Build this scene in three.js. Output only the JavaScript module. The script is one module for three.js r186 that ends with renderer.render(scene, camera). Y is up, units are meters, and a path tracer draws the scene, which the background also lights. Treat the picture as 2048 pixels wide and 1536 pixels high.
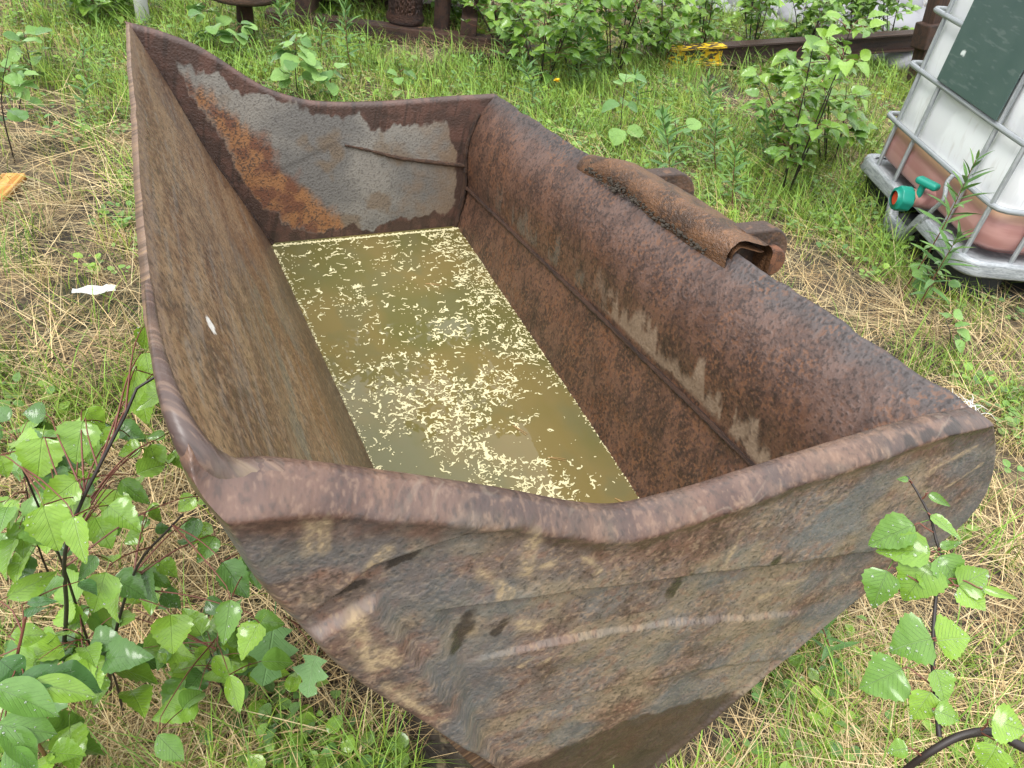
import * as THREE from 'three';
import { mergeGeometries, mergeVertices } from 'three/addons/utils/BufferGeometryUtils.js';
import { RoundedBoxGeometry } from 'three/addons/geometries/RoundedBoxGeometry.js';

// ---------------------------------------------------------------- camera, sky, sun, exposure
const scene = new THREE.Scene();
const V = (x, y, z) => new THREE.Vector3(x, y, z);
const camera = new THREE.PerspectiveCamera(54.24, 4 / 3, 0.05, 300);
camera.position.set(0, 1.42, 0);
camera.quaternion.setFromRotationMatrix(new THREE.Matrix4().makeBasis(V(0.9873, 0.1232, -0.1007), V(-0.1591, 0.7643, -0.625), V(0, 0.633, 0.7741)));
const SKY = 1.0, SUN = 1.0, EXPOSURE = 2.55;
{
  const w = 256, h = 128, d = new Float32Array(w * h * 4);
  for (let j = 0; j < h; j++) for (let i = 0; i < w; i++) {
    const el = ((j + 0.5) / h - 0.5) * Math.PI, s = Math.max(0, Math.sin(el));
    const l = SKY * (0.42 + 0.85 * s), k = (j * w + i) * 4;
    d[k] = l * 0.97; d[k + 1] = l; d[k + 2] = l * 1.04; d[k + 3] = 1;
  }
  const t = new THREE.DataTexture(d, w, h, THREE.RGBAFormat, THREE.FloatType);
  t.mapping = THREE.EquirectangularReflectionMapping; t.magFilter = THREE.LinearFilter; t.needsUpdate = true;
  scene.background = t; scene.environment = t;
}
const sun = new THREE.DirectionalLight(new THREE.Color(1, 0.97, 0.92), SUN);
sun.position.set(-3.2, 9, 2.2); sun.target.position.set(0, 0, -2.5); scene.add(sun, sun.target);
sun.castShadow = true; sun.shadow.radius = 45; sun.shadow.mapSize.set(2048, 2048);
Object.assign(sun.shadow.camera, { left: -8, right: 8, top: 8, bottom: -8, near: 0.5, far: 40 });
const renderer = new THREE.WebGLRenderer({ antialias: true });
renderer.toneMapping = THREE.LinearToneMapping; renderer.toneMappingExposure = EXPOSURE;
renderer.shadowMap.enabled = true; renderer.setSize(1024, 768);

// ---------------------------------------------------------------- helpers
function rng(seed) { let s = seed >>> 0; return () => { s = (s + 0x6d2b79f5) | 0; let t = Math.imul(s ^ (s >>> 15), 1 | s); t = (t + Math.imul(t ^ (t >>> 7), 61 | t)) ^ t; return ((t ^ (t >>> 14)) >>> 0) / 4294967296; }; }
const lerp = (a, b, t) => a + (b - a) * t, clamp = (x, a = 0, b = 1) => Math.min(b, Math.max(a, x));
const sst = (a, b, x) => { const t = clamp((x - a) / (b - a)); return t * t * (3 - 2 * t); };
const HN = 512, hashT = new Float32Array(HN * HN); { const r = rng(77); for (let i = 0; i < HN * HN; i++) hashT[i] = r(); }
function vn(x, y) {
  const xi = Math.floor(x), yi = Math.floor(y); let fx = x - xi, fy = y - yi; fx = fx * fx * (3 - 2 * fx); fy = fy * fy * (3 - 2 * fy);
  const x0 = xi & 511, x1 = (xi + 1) & 511, y0 = (yi & 511) * HN, y1 = ((yi + 1) & 511) * HN;
  const a = hashT[y0 + x0], b = hashT[y0 + x1], c = hashT[y1 + x0], d = hashT[y1 + x1];
  return a + (b - a) * fx + (c - a) * fy + (a - b - c + d) * fx * fy;
}
function fbm(x, y, o = 4) { let s = 0, a = 0.5, n = 0; for (let i = 0; i < o; i++) { s += a * vn(x, y); n += a; a *= 0.5; x = x * 2.03 + 17.3; y = y * 2.03 + 5.7; } return s / n; }
function poly(pts, x) { // piecewise linear y(x)
  if (x <= pts[0][0]) return pts[0][1]; const n = pts.length; if (x >= pts[n - 1][0]) return pts[n - 1][1];
  for (let i = 1; i < n; i++) if (x <= pts[i][0]) return lerp(pts[i - 1][1], pts[i][1], (x - pts[i - 1][0]) / (pts[i][0] - pts[i - 1][0]));
}
const toS = (c) => (c <= 0.0031308 ? c * 12.92 : 1.055 * Math.pow(c, 1 / 2.4) - 0.055);
const mixc = (a, b, t) => [lerp(a[0], b[0], t), lerp(a[1], b[1], t), lerp(a[2], b[2], t)];
// fn(x, y in 0..1) -> [linear rgb, height 0..1, roughness]
function surfaceTex(w, h, fn, wrap) {
  const c = new Uint8Array(w * h * 4), g = new Uint8Array(w * h * 4);
  for (let j = 0; j < h; j++) for (let i = 0; i < w; i++) {
    const [col, ht, ro] = fn((i + 0.5) / w, (j + 0.5) / h), k = (j * w + i) * 4;
    for (let q = 0; q < 3; q++) c[k + q] = 255 * toS(clamp(col[q]));
    c[k + 3] = 255; g[k] = 255 * clamp(ht); g[k + 1] = 255 * clamp(ro); g[k + 2] = 0; g[k + 3] = 255;
  }
  const map = new THREE.DataTexture(c, w, h), hr = new THREE.DataTexture(g, w, h);
  map.colorSpace = THREE.SRGBColorSpace;
  for (const t of [map, hr]) { t.magFilter = THREE.LinearFilter; if (wrap) t.wrapS = t.wrapT = THREE.RepeatWrapping; t.needsUpdate = true; }
  return { map, roughnessMap: hr, bumpMap: hr };
}
const L3 = (r, g, b) => new THREE.Color().setRGB(r, g, b);
const std = (o) => new THREE.MeshStandardMaterial({ side: THREE.DoubleSide, ...o });
const phy = (o) => new THREE.MeshPhysicalMaterial({ side: THREE.DoubleSide, ...o });
const used = new Map();
function numbered(n) { const k = used.get(n) || 0; used.set(n, k + 1); return k ? n + '_' + String(k).padStart(3, '0') : n; }
function tag(o, label, category, group) { o.userData.label = label; o.userData.category = category; if (group) o.userData.group = group; return o; }
function mesh(name, geo, mat, parent) { const m = new THREE.Mesh(geo, mat); m.name = name; m.castShadow = m.receiveShadow = true; (parent || scene).add(m); return m; }
function thing(name, label, category, pos, group) { const g = new THREE.Group(); g.name = numbered(name); if (pos) g.position.copy(pos); scene.add(g); return tag(g, label, category, group); }
function geo(pos, uv, idx, smooth = true) {
  const g = new THREE.BufferGeometry(); g.setAttribute('position', new THREE.Float32BufferAttribute(pos, 3));
  if (uv) g.setAttribute('uv', new THREE.Float32BufferAttribute(uv, 2)); g.setIndex(idx); if (smooth) g.computeVertexNormals(); return g;
}
// grid of nu x nv points; fn(i, j) -> [x, y, z, u, v]
function gridGeo(nu, nv, fn, more) {
  const p = [], u = [], ix = [];
  for (let j = 0; j < nv; j++) for (let i = 0; i < nu; i++) { const a = fn(i, j); p.push(a[0], a[1], a[2]); u.push(a[3], a[4]); }
  for (let j = 0; j < nv - 1; j++) for (let i = 0; i < nu - 1; i++) { const a = j * nu + i; ix.push(a, a + 1, a + nu, a + 1, a + nu + 1, a + nu); }
  if (more) more(ix);
  return geo(p, u, ix);
}
function tube(pts, r0, r1, seg = 20, rad = 7, wob = 0, seed = 1) {
  const cv = new THREE.CatmullRomCurve3(pts), R = rng(seed), fr = cv.computeFrenetFrames(seg, false), p = [], u = [], ix = [];
  for (let i = 0; i <= seg; i++) {
    const c = cv.getPointAt(i / seg), rr = (typeof r0 === 'function' ? r0(i / seg) : lerp(r0, r1, i / seg)) * (1 + wob * (R() - 0.5));
    for (let k = 0; k <= rad; k++) { const a = (k / rad) * 6.28319, x = Math.cos(a) * rr, y = Math.sin(a) * rr, n = fr.normals[i], b = fr.binormals[i]; p.push(c.x + n.x * x + b.x * y, c.y + n.y * x + b.y * y, c.z + n.z * x + b.z * y); u.push(k / rad, i / seg * 4); }
  }
  for (let i = 0; i < seg; i++) for (let k = 0; k < rad; k++) { const a = i * (rad + 1) + k; ix.push(a, a + 1, a + rad + 1, a + 1, a + rad + 2, a + rad + 1); }
  for (const [row, flip] of [[0, 1], [seg, 0]]) { const c = cv.getPointAt(row / seg), n = p.length / 3; p.push(c.x, c.y, c.z); u.push(0.5, 0.5); for (let k = 0; k < rad; k++) { const a = row * (rad + 1) + k; flip ? ix.push(n, a + 1, a) : ix.push(n, a, a + 1); } }
  return geo(p, u, ix);
}
function rod(a, b, r, rad = 10) { const d = b.clone().sub(a), g = new THREE.CylinderGeometry(r, r, d.length(), rad); g.applyQuaternion(new THREE.Quaternion().setFromUnitVectors(V(0, 1, 0), d.normalize())); g.translate((a.x + b.x) / 2, (a.y + b.y) / 2, (a.z + b.z) / 2); return g; }

// ---------------------------------------------------------------- bucket frame (u across, v up the side, w along towards the near end)
const BS = 0.9545, BO = V(-0.2283, 0.9751, -0.3857);
const BX = V(0.8667, -0.1819, -0.4645), BY = V(0.1101, 0.9779, -0.1775), BZ = V(0.4866, 0.1027, 0.8676);
const WATER_C = -0.85;                                  // water plane: -.182u + .978v + .1027w
function toBucket(x, y, z) { const d = V(x, y, z).sub(BO).divideScalar(BS); return [d.dot(BX), d.dot(BY), d.dot(BZ)]; }
function fromBucket(u, v, w) { return BO.clone().addScaledVector(BX, u * BS).addScaledVector(BY, v * BS).addScaledVector(BZ, w * BS); }

// ---------------------------------------------------------------- ground
const nearFoot = fromBucket(0.7, -0.86, -0.1), farFoot = fromBucket(0.7, -0.86, -1.8);
function gh(x, z) {
  let y = (fbm(x * 0.7 + 40, z * 0.7 + 40, 3) - 0.5) * 0.09 + (fbm(x * 4 + 9, z * 4 + 3, 2) - 0.5) * 0.02;
  const dn = (x - nearFoot.x) ** 2 + (z - nearFoot.z) ** 2, df = (x - farFoot.x) ** 2 + (z - farFoot.z) ** 2;
  y += 0.05 * Math.exp(-dn / 0.25) - 0.03 * Math.exp(-df / 0.4);
  const far = Math.hypot(x, z + 3); y *= 1 - sst(14, 25, far) * 0.6;
  return y;
}
const soilTex = surfaceTex(1024, 1024, (x, y) => {
  const per = (f, o, s) => { // tileable by blending
    const a = fbm(x * f + s, y * f + s, o), b = fbm((x - 1) * f + s, y * f + s, o), wx = sst(0.8, 1, x), c = lerp(a, b, wx); 
    const a2 = fbm(x * f + s, (y - 1) * f + s, o), b2 = fbm((x - 1) * f + s, (y - 1) * f + s, o), c2 = lerp(a2, b2, wx); return lerp(c, c2, sst(0.8, 1, y)); };
  const n = per(9, 4, 3), f = per(70, 3, 31), m = per(5, 3, 60);
  let c = mixc([0.022, 0.016, 0.011], [0.085, 0.062, 0.036], sst(0.35, 0.7, n));
  c = mixc(c, [0.2, 0.15, 0.08], sst(0.56, 0.7, f) * 0.7); c = mixc(c, [0.035, 0.05, 0.016], sst(0.5, 0.65, m) * 0.45);
  return [c, f * 0.6 + n * 0.4, 0.85];
}, true);
{
  const ax = (c, near) => { const a = [c]; let s = near, x = 0; while (x < 90) { x += s; a.push(c + x); a.unshift(c - x); if (x > 5) s *= 1.18; } return a; };
  const xs = ax(0.6, 0.07), zs = ax(-4, 0.07);
  const g = gridGeo(xs.length, zs.length, (i, j) => [xs[i], gh(xs[i], zs[zs.length - 1 - j]), zs[zs.length - 1 - j], xs[i] / 1.3, zs[zs.length - 1 - j] / 1.3]);
  const m = mesh('ground', g, std({ ...soilTex, bumpScale: 0.02, roughness: 1 })); m.userData.kind = 'structure';
}
// ---------------------------------------------------------------- rusty bucket
const bucket = thing('digger_bucket', 'huge rust-brown steel digger bucket lying on the grass, half filled with murky rainwater', 'bucket', BO);
bucket.quaternion.setFromRotationMatrix(new THREE.Matrix4().makeBasis(BX, BY, BZ));
function spl(pts, x) { // smooth curve through points sorted by x
  const n = pts.length; if (x <= pts[0][0]) return pts[0][1]; if (x >= pts[n - 1][0]) return pts[n - 1][1];
  let i = 1; while (x > pts[i][0]) i++;
  const m = (k) => k <= 0 || k >= n - 1 ? (k <= 0 ? (pts[1][1] - pts[0][1]) / (pts[1][0] - pts[0][0]) : (pts[n - 1][1] - pts[n - 2][1]) / (pts[n - 1][0] - pts[n - 2][0])) : (pts[k + 1][1] - pts[k - 1][1]) / (pts[k + 1][0] - pts[k - 1][0]);
  const h = pts[i][0] - pts[i - 1][0], t = (x - pts[i - 1][0]) / h, t2 = t * t, t3 = t2 * t;
  return (2 * t3 - 3 * t2 + 1) * pts[i - 1][1] + (t3 - 2 * t2 + t) * h * m(i - 1) + (-2 * t3 + 3 * t2) * pts[i][1] + (t3 - t2) * h * m(i);
}
class Path { // smooth 2D path by arc length, t in 0..1
  constructor(p) { this.c = new THREE.SplineCurve(p.map((q) => new THREE.Vector2(q[0], q[1]))); this.c.arcLengthDivisions = 400; }
  at(t) { return this.c.getPointAt(clamp(t)); }
}
const RIMN = [[-0.008, 0.010], [0.004, -0.004], [0.02, -0.012], [0.06, -0.013], [0.178, -0.040], [0.293, -0.070], [0.457, -0.114], [0.56, -0.104], [0.656, -0.082], [0.865, -0.032], [1.0, -0.008], [1.102, 0]];
const RIMF = [[-0.012, 0.004], [0.06, -0.001], [0.174, -0.024], [0.342, -0.097], [0.43, -0.116], [0.521, -0.118], [0.707, -0.088], [0.937, -0.035], [1.103, 0]];
const OUTN = new Path([[-0.014, -0.006], [-0.004, -0.034], [0.017, -0.07], [0.059, -0.155], [0.105, -0.225], [0.17, -0.32], [0.286, -0.444], [0.418, -0.594], [0.5, -0.70], [0.6, -0.82], [0.7, -0.86], [0.78, -0.83], [0.835, -0.745], [0.93, -0.615], [1.036, -0.465], [1.114, -0.369], [1.2, -0.30], [1.255, -0.24], [1.265, -0.19], [1.25, -0.14], [1.22, -0.10], [1.187, -0.062], [1.14, -0.018], [1.102, 0]]);
const OUTF = new Path([[-0.012, 0.004], [0.05, -0.12], [0.17, -0.31], [0.30, -0.48], [0.40, -0.63], [0.5, -0.77], [0.62, -0.88], [0.8, -0.89], [0.95, -0.84], [1.07, -0.72], [1.1, -0.6], [1.105, -0.45], [1.11, -0.33], [1.12, -0.2], [1.13, -0.1], [1.12, -0.03], [1.103, 0]]);
const C = { red: [0.150, 0.076, 0.048], brown: [0.098, 0.061, 0.042], grey: [0.165, 0.157, 0.140], tan: [0.36, 0.265, 0.15], dark: [0.022, 0.017, 0.014], orange: [0.23, 0.10, 0.04], pale: [0.24, 0.19, 0.14] };
function segDist(x, y, a, b) { const dx = b[0] - a[0], dy = b[1] - a[1], t = clamp(((x - a[0]) * dx + (y - a[1]) * dy) / (dx * dx + dy * dy + 1e-9)); return Math.hypot(x - a[0] - dx * t, y - a[1] - dy * t); }
function polyDist(P, x, y) { // negative inside
  let inside = false, d = 9; for (let i = 0, j = P.length - 1; i < P.length; j = i++) { const a = P[i], b = P[j]; if ((a[1] > y) !== (b[1] > y) && x < ((b[0] - a[0]) * (y - a[1])) / (b[1] - a[1]) + a[0]) inside = !inside; d = Math.min(d, segDist(x, y, a, b)); } return inside ? -d : d;
}
// shape of the near end plate's outer face: worn steps, wear strip, ridge
const FOLD = [[0.252, -0.222], [0.403, -0.225], [0.745, -0.243], [1.048, -0.263], [1.2, -0.275]];
const RIDGE = [[0.30, -0.345], [0.336, -0.335], [0.435, -0.327], [0.604, -0.34], [0.899, -0.383], [1.05, -0.40]];
const LOWC = [[0.35, -0.47], [0.402, -0.476], [0.569, -0.477], [0.771, -0.493], [1.0, -0.52]];
const side = (u, v, a, b) => ((b[0] - a[0]) * (v - a[1]) - (b[1] - a[1]) * (u - a[0])) / Math.hypot(b[0] - a[0], b[1] - a[1]);
function plateBump(u, v) {
  let d = 0; const wob = (fbm(u * 9, v * 9, 2) - 0.5) * 0.005, uu = u + wob, vv = v + wob;
  const strip = sst(-0.011, 0.006, -side(uu, vv, [0.171, -0.181], [0.436, -0.602])) * sst(-0.004, 0.006, -side(uu, vv, [0.104, -0.222], [0.171, -0.181]));
  const pad = sst(-0.005, 0.008, vv - poly([[0.05, -0.26], [0.119, -0.176], [0.162, -0.132], [0.26, -0.102], [0.36, -0.098]], u)) * (1 - sst(0.24, 0.38, u));
  const right = sst(-0.014, 0.016, side(uu, vv, [0.26, -0.222], [0.40, -0.60]));
  const fold = spl(FOLD, u), ridge = spl(RIDGE, u), low = spl(LOWC, u);
  const above = sst(-0.004, 0.004, vv - fold);
  const panel = (1 - above) * right;                                   // recessed panel below the fold
  const fade = 1 - sst(0.95, 1.15, u);
  d += 0.013 * (1 - panel * (0.5 + 0.5 * fade));
  const below = ridge - vv;                                            // >0 under the ridge
  const rk = sst(0.3, 0.4, u) * (1 - sst(0.86, 1.0, u));
  if (below > -0.006) d += panel * rk * (0.0065 * (0.6 + 0.8 * vn(u * 18, 5)) * sst(-0.0035, 0.003, below)) * (1 - sst(0, 0.08, below) * 0.9);
  d -= panel * 0.006 * sst(-0.004, 0.006, low - vv);
  d += 0.013 * strip + 0.010 * pad;
  d += (fbm(u * 5 + 3, v * 7, 3) - 0.5) * 0.012 + (fbm(u * 30, v * 30, 3) - 0.5) * 0.004;
  return d;
}
function endPlate(rim, out, r, w0, sgn, bump, uvf, nS, nI, nO) { // closed plate: inside face, rounded rim, outside face. sgn: outward along w
  const rows = []; for (let k = nI; k >= 1; k--) rows.push([Math.pow(k / nI, 1.5), 0]); rows.push([0, 1]); for (let k = 1; k <= nO; k++) rows.push([lerp(k / nO, (k / nO) ** 2, 0.4), 1]);
  rows.push([1, 0]);
  const er = (d) => (d < r ? Math.sqrt(Math.max(0, r * r - (r - d) * (r - d))) - r : 0);
  return gridGeo(nS, rows.length, (i, j) => {
    const s = i / (nS - 1), [t, o] = rows[j], au = lerp(rim[0][0], 1.102, s), av = spl(rim, au), b = out.at(s), len = Math.hypot(b.x - au, b.y - av), u = lerp(au, b.x, t), v = lerp(av, b.y, t);
    const dd = t * len, db = (1 - t) * len, ds = s * 1.6, de = (1 - s) * 1.6, e = Math.min(er(dd), er(db), er(ds), er(de)), edge = sst(0, 0.03, Math.min(dd, db, ds, de));
    const w = o ? e + (bump ? bump(u, v, dd) * edge : 0) : -2 * r - e, arc = dd < r ? r * 1.5708 - r * Math.acos(clamp((r - dd) / r)) - (r - dd) : 0;
    return [u * BS, v * BS, (w0 + sgn * w) * BS, ...uvf(u, v + arc)];
  });
}
// --- near end plate
const SCR = [[[.092, -.059], [.093, -.096], 18], [[.104, -.058], [.109, -.095], 14], [[.17, -.108], [.16, -.126], 20], [[.153, -.2], [.189, -.283], 26], [[.205, -.318], [.296, -.413], 12], [[.29, -.163], [.337, -.211], 16], [[.341, -.111], [.35, -.174], 24], [[.368, -.169], [.38, -.165], 12], [[.421, -.162], [.459, -.189], 10], [[.679, -.227], [.679, -.167], 14], [[.859, -.306], [.902, -.304], 12], [[.999, -.317], [1.018, -.326], 12], [[.376, -.275], [.41, -.293], 22], [[.31, -.281], [.315, -.278], 14], [[.464, -.32], [.478, -.316], 10], [[.201, -.262], [.21, -.281], 18], [[.401, -.362], [.42, -.338], 8], [[.43, -.36], [.449, -.346], 8], [[1.03, -.09], [1.11, -.05], 10], [[1.1, -.13], [1.16, -.09], 8], [[.82, -.33], [.84, -.325], 14]];
const DARK_MARKS = [[[.622, -.231], [.617, -.278], 18], [[.789, -.216], [.78, -.234], 18], [[.352, -.265], [.348, -.286], 12], [[.255, -.1], [.262, -.1], 9], [[.119, -.174], [.225, -.12], 9], [[.93, -.028], [1.03, -.012], 15], [[.76, -.07], [.765, -.09], 8], [[.30, -.25], [.30, -.30], 22]];  // dark wet marks, plus dark strokes along crease, recess and rolled rim
const nearTex = surfaceTex(1536, 1050, (x, y) => {
  const u = x * 1.42 - 0.06, v = y * 1.05 - 0.95;
  const a = fbm(u * 6 + 3, v * 6 + 8, 5), b = fbm(u * 24 + 50, v * 24 + 9, 5), f = fbm(u * 190, v * 190, 4), g = fbm(u * 420 + 7, v * 420, 2), k = fbm(u * 55 + 11, v * 55 + 2, 4);
  let c = mixc(C.brown, C.red, sst(0.3, 0.7, b * 0.6 + k * 0.4)); c = mixc(c, C.grey, sst(0.42, 0.68, a * 0.7 + k * 0.3) * (0.3 + 0.5 * sst(0.2, 0.5, u)));
  c = mixc(c, [0.24, 0.185, 0.115], sst(0.46, 0.72, fbm(u * 14 + 90, v * 18, 5) + 0.06 * sst(0.3, 0.9, u)) * 0.65); c = mixc(c, [0.19, 0.09, 0.05], sst(0.56, 0.74, k) * 0.45); c = mixc(c, [0.32, 0.22, 0.135], sst(0.56, 0.74, f) * 0.5); c = mixc(c, C.dark, sst(0.54, 0.7, 1 - (g * 0.4 + f * 0.6) - (a - 0.5) * 0.2) * 0.6);
  c = mixc(c, [0.095, 0.115, 0.118], sst(0.5, 0.7, fbm(u * 9 + 200, v * 12, 5)) * 0.5);
  let ro = 0.58 + 0.25 * (f - 0.5), ht = 0.4 * f + 0.25 * g + 0.35 * k;
  const rimd = spl(RIMN, u) - v, rim = 1 - sst(0.012, 0.075, rimd + (b - 0.5) * 0.06 + (k - 0.5) * 0.05);
  if (rim > 0) { let rc = mixc([0.12, 0.064, 0.045], [0.062, 0.034, 0.027], sst(0.35, 0.7, b)); rc = mixc(rc, [0.21, 0.125, 0.08], sst(0.52, 0.72, k) * 0.45); rc = mixc(rc, [0.045, 0.027, 0.024], sst(0.5, 0.64, a) * 0.65); rc = mixc(rc, C.dark, sst(0.56, 0.74, 1 - f) * 0.42); rc = mixc(rc, [0.24, 0.15, 0.105], sst(0.6, 0.74, f) * 0.3); c = mixc(c, rc, rim * 0.85); ro = lerp(ro, 0.24 + 0.25 * f, rim); ht = lerp(ht, 0.45 + 0.2 * f, rim * 0.7); }
  for (const [p, q, w] of SCR) { const d = segDist(u, v, p, q); if (d < 0.03) { const hw = w * 0.00036, m = sst(hw * 1.8, hw * 0.2, d + (k - 0.5) * 0.02 + (f - 0.5) * 0.012); c = mixc(c, C.tan, m * (0.35 + 0.5 * sst(0.4, 0.6, f))); ro = lerp(ro, 0.8, m); } }
  for (const [p, q, w] of DARK_MARKS) { const d = segDist(u, v, p, q); if (d < 0.04) { const hw = w * 0.00042, m = sst(hw * 1.6, hw * 0.3, d + (k - 0.5) * 0.03); c = mixc(c, C.dark, m * 0.8); ro = lerp(ro, 0.3, m); } }
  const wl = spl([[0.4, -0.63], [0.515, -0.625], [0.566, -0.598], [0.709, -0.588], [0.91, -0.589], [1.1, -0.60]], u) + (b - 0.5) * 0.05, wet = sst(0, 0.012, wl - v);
  c = mixc(c, mixc([0.03, 0.021, 0.016], [0.06, 0.032, 0.02], b), wet * 0.85); ro = lerp(ro, 0.45, wet);  // wet stain and the shade of the turned-under bottom, both painted dark
  const sc = sst(0.965, 0.99, 1 - Math.abs(fbm(u * 5 + 40 + v * 6, v * 30 + 4 - u * 22, 2) - 0.5) * 2) * sst(0.5, 0.7, fbm(u * 8, v * 8 + 77, 2)); c = mixc(c, C.pale, sc * 0.3);
  return [c, ht, ro];
});
const nearUV = (u, v) => [(u + 0.06) / 1.42, (v + 0.95) / 1.05];
const nearBump = (u, v, dd) => plateBump(u, v) - 0.004 + 0.008 * Math.exp(-(((dd - 0.016) / 0.018) ** 2)) + 0.008 * Math.exp(-(((u - 0.03) / 0.05) ** 2) - ((v + 0.05) / 0.05) ** 2);
const np = mesh('end_plate', endPlate(RIMN, OUTN, 0.017, 0, 1, nearBump, nearUV, 520, 40, 300), std({ ...nearTex, bumpScale: 0.003, roughness: 1 }), bucket);
np.userData.label = 'scraped outer end plate with a worn ridge and wear strip';
{ // rolled corner where the lip turns into the rim of the end plate
  const q = (u, v, w) => V(u * BS, v * BS, w * BS), rr = [[0, 0.004], [0.35, 0.006], [0.6, 0.0105], [0.75, 0.0155], [0.88, 0.017], [1, 0.015]];
  const g = tube([q(-0.027, 0.034, -0.26), q(-0.026, 0.033, -0.16), q(-0.022, 0.028, -0.09), q(-0.014, 0.017, -0.045), q(0.0, -0.004, -0.022), q(0.024, -0.026, -0.016), q(0.06, -0.031, -0.0165), q(0.11, -0.042, -0.0165)], (t) => spl(rr, t), 0, 90, 18, 0.05, 3), p = g.attributes.position, uv = g.attributes.uv;
  for (let i = 0; i < p.count; i++) uv.setXY(i, ...nearUV(0.3 + p.getX(i) * 0.9 - p.getZ(i), spl(RIMN, 0.3 + p.getX(i) * 0.9 - p.getZ(i)) - 0.012 + 0.5 * (p.getY(i) - 0.0)));
  mesh('corner_roll', g, np.material, bucket);
}
// --- far end plate: dry grey oxide bounded by a wet dark border, orange rust beside it
const GREY = [[.105, -.063], [.178, -.097], [.245, -.106], [.316, -.13], [.402, -.13], [.463, -.143], [.54, -.146], [.603, -.144], [.649, -.129], [.697, -.177], [.752, -.153], [.837, -.148], [.901, -.114], [.948, -.123], [.989, -.185], [1.022, -.286], [1.035, -.374], [1.015, -.43], [.932, -.448], [.844, -.475], [.742, -.515], [.68, -.505], [.62, -.52], [.52, -.535], [.44, -.53], [.36, -.44], [.29, -.35], [.215, -.23], [.15, -.135]];
const ORANGE = [[.13, -.11], [.18, -.145], [.278, -.19], [.387, -.28], [.489, -.38], [.634, -.489], [.656, -.53], [.506, -.545], [.391, -.52], [.289, -.37], [.225, -.25]];
const farTex = surfaceTex(1100, 860, (x, y) => {
  const u = x * 1.3 - 0.08, v = y * 1.02 - 0.95;
  const a = fbm(u * 7, v * 7, 5), b = fbm(u * 26 + 5, v * 26, 4), f = fbm(u * 240, v * 240, 3), st = fbm(u * 70 + 4, v * 6, 3), wob = (fbm(u * 18, v * 18, 4) - 0.5) * 0.05 + (fbm(u * 60, v * 12, 3) - 0.5) * 0.03;
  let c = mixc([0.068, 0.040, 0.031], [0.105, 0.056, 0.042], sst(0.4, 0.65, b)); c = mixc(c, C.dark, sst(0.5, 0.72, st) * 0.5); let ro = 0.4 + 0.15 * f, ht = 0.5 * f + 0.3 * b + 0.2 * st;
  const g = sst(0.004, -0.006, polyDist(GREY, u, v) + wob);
  let gc = mixc([0.155, 0.147, 0.135], [0.235, 0.218, 0.19], sst(0.35, 0.65, a)); gc = mixc(gc, [0.17, 0.12, 0.075], sst(0.5, 0.68, fbm(u * 12 + 70, v * 12, 4)) * 0.7); gc = mixc(gc, [0.055, 0.045, 0.04], sst(0.56, 0.75, f) * 0.5);
  gc = mixc(gc, [0.2, 0.135, 0.085], sst(0.8, 1.03, u + (b - 0.5) * 0.25) * 0.75);
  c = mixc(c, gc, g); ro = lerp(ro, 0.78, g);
  const o = sst(0.02, -0.03, polyDist(ORANGE, u, v) + wob * 1.4) * g; let oc = mixc([0.30, 0.135, 0.05], [0.16, 0.06, 0.028], sst(0.4, 0.65, b)); oc = mixc(oc, [0.035, 0.026, 0.024], sst(0.5, 0.7, f + (a - 0.5) * 0.5) * 0.75); c = mixc(c, oc, o * 0.92);
  const cl = sst(0.012, 0, Math.abs(side(u, v, [0.4, -0.36], [0.58, -0.24])) + (f - 0.5) * 0.02) * (1 - sst(0.1, 0.13, Math.hypot(u - 0.49, v + 0.3))) * 0.35; c = mixc(c, C.dark, cl);
  return [c, ht, ro];
});
const farBump = null;
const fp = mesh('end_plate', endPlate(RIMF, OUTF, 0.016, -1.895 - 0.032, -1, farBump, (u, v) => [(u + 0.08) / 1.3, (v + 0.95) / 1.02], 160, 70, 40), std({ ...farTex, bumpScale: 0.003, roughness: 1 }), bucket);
fp.userData.label = 'end plate with a dry grey patch and an orange rust streak';

// --- shell plates: profiles from rim to rim
const LIPP = new Path([[0, 0], [0.088, -0.127], [0.152, -0.225], [0.215, -0.323], [0.343, -0.488], [0.414, -0.589], [0.495, -0.703]]);
const FLOORP = new Path([[0.495, -0.703], [0.55, -0.765], [0.62, -0.81], [0.70, -0.822], [0.82, -0.795], [0.94, -0.735], [1.03, -0.665]]);
const FLOORE = new Path([[0.495, -0.703], [0.54, -0.755], [0.60, -0.79], [0.67, -0.80], [0.73, -0.78], [0.78, -0.725], [0.832, -0.66]]);
const BACKP = new Path([[1.03, -0.665], [1.05, -0.64], [1.06, -0.60], [1.064, -0.55], [1.064, -0.468], [1.068, -0.40], [1.07, -0.326], [1.054, -0.26], [1.042, -0.195], [1.044, -0.13], [1.062, -0.065], [1.10, 0]]);
const BACKE = new Path([[0.832, -0.66], [0.87, -0.612], [0.91, -0.56], [0.947, -0.505], [0.985, -0.455], [1.025, -0.395], [1.06, -0.326], [1.054, -0.26], [1.042, -0.195], [1.044, -0.13], [1.062, -0.065], [1.10, 0]]);
const BOW = [[-1.92, 0.003], [-1.853, 0.005], [-1.39, 0.019], [-1.04, 0.025], [-0.718, 0.036], [-0.4975, 0.042], [-0.338, 0.0445], [-0.238, 0.045], [-0.135, 0.041], [-0.05, 0.029], [-0.026, 0.018], [0.01, 0.0]];
function profileAt(main, end, t, w) { const p = main.at(t); if (!end) return [p.x, p.y]; const k = sst(-0.48, -0.04, w), q = end.at(t); return [lerp(p.x, q.x, k), lerp(p.y, q.y, k)]; }
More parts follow.
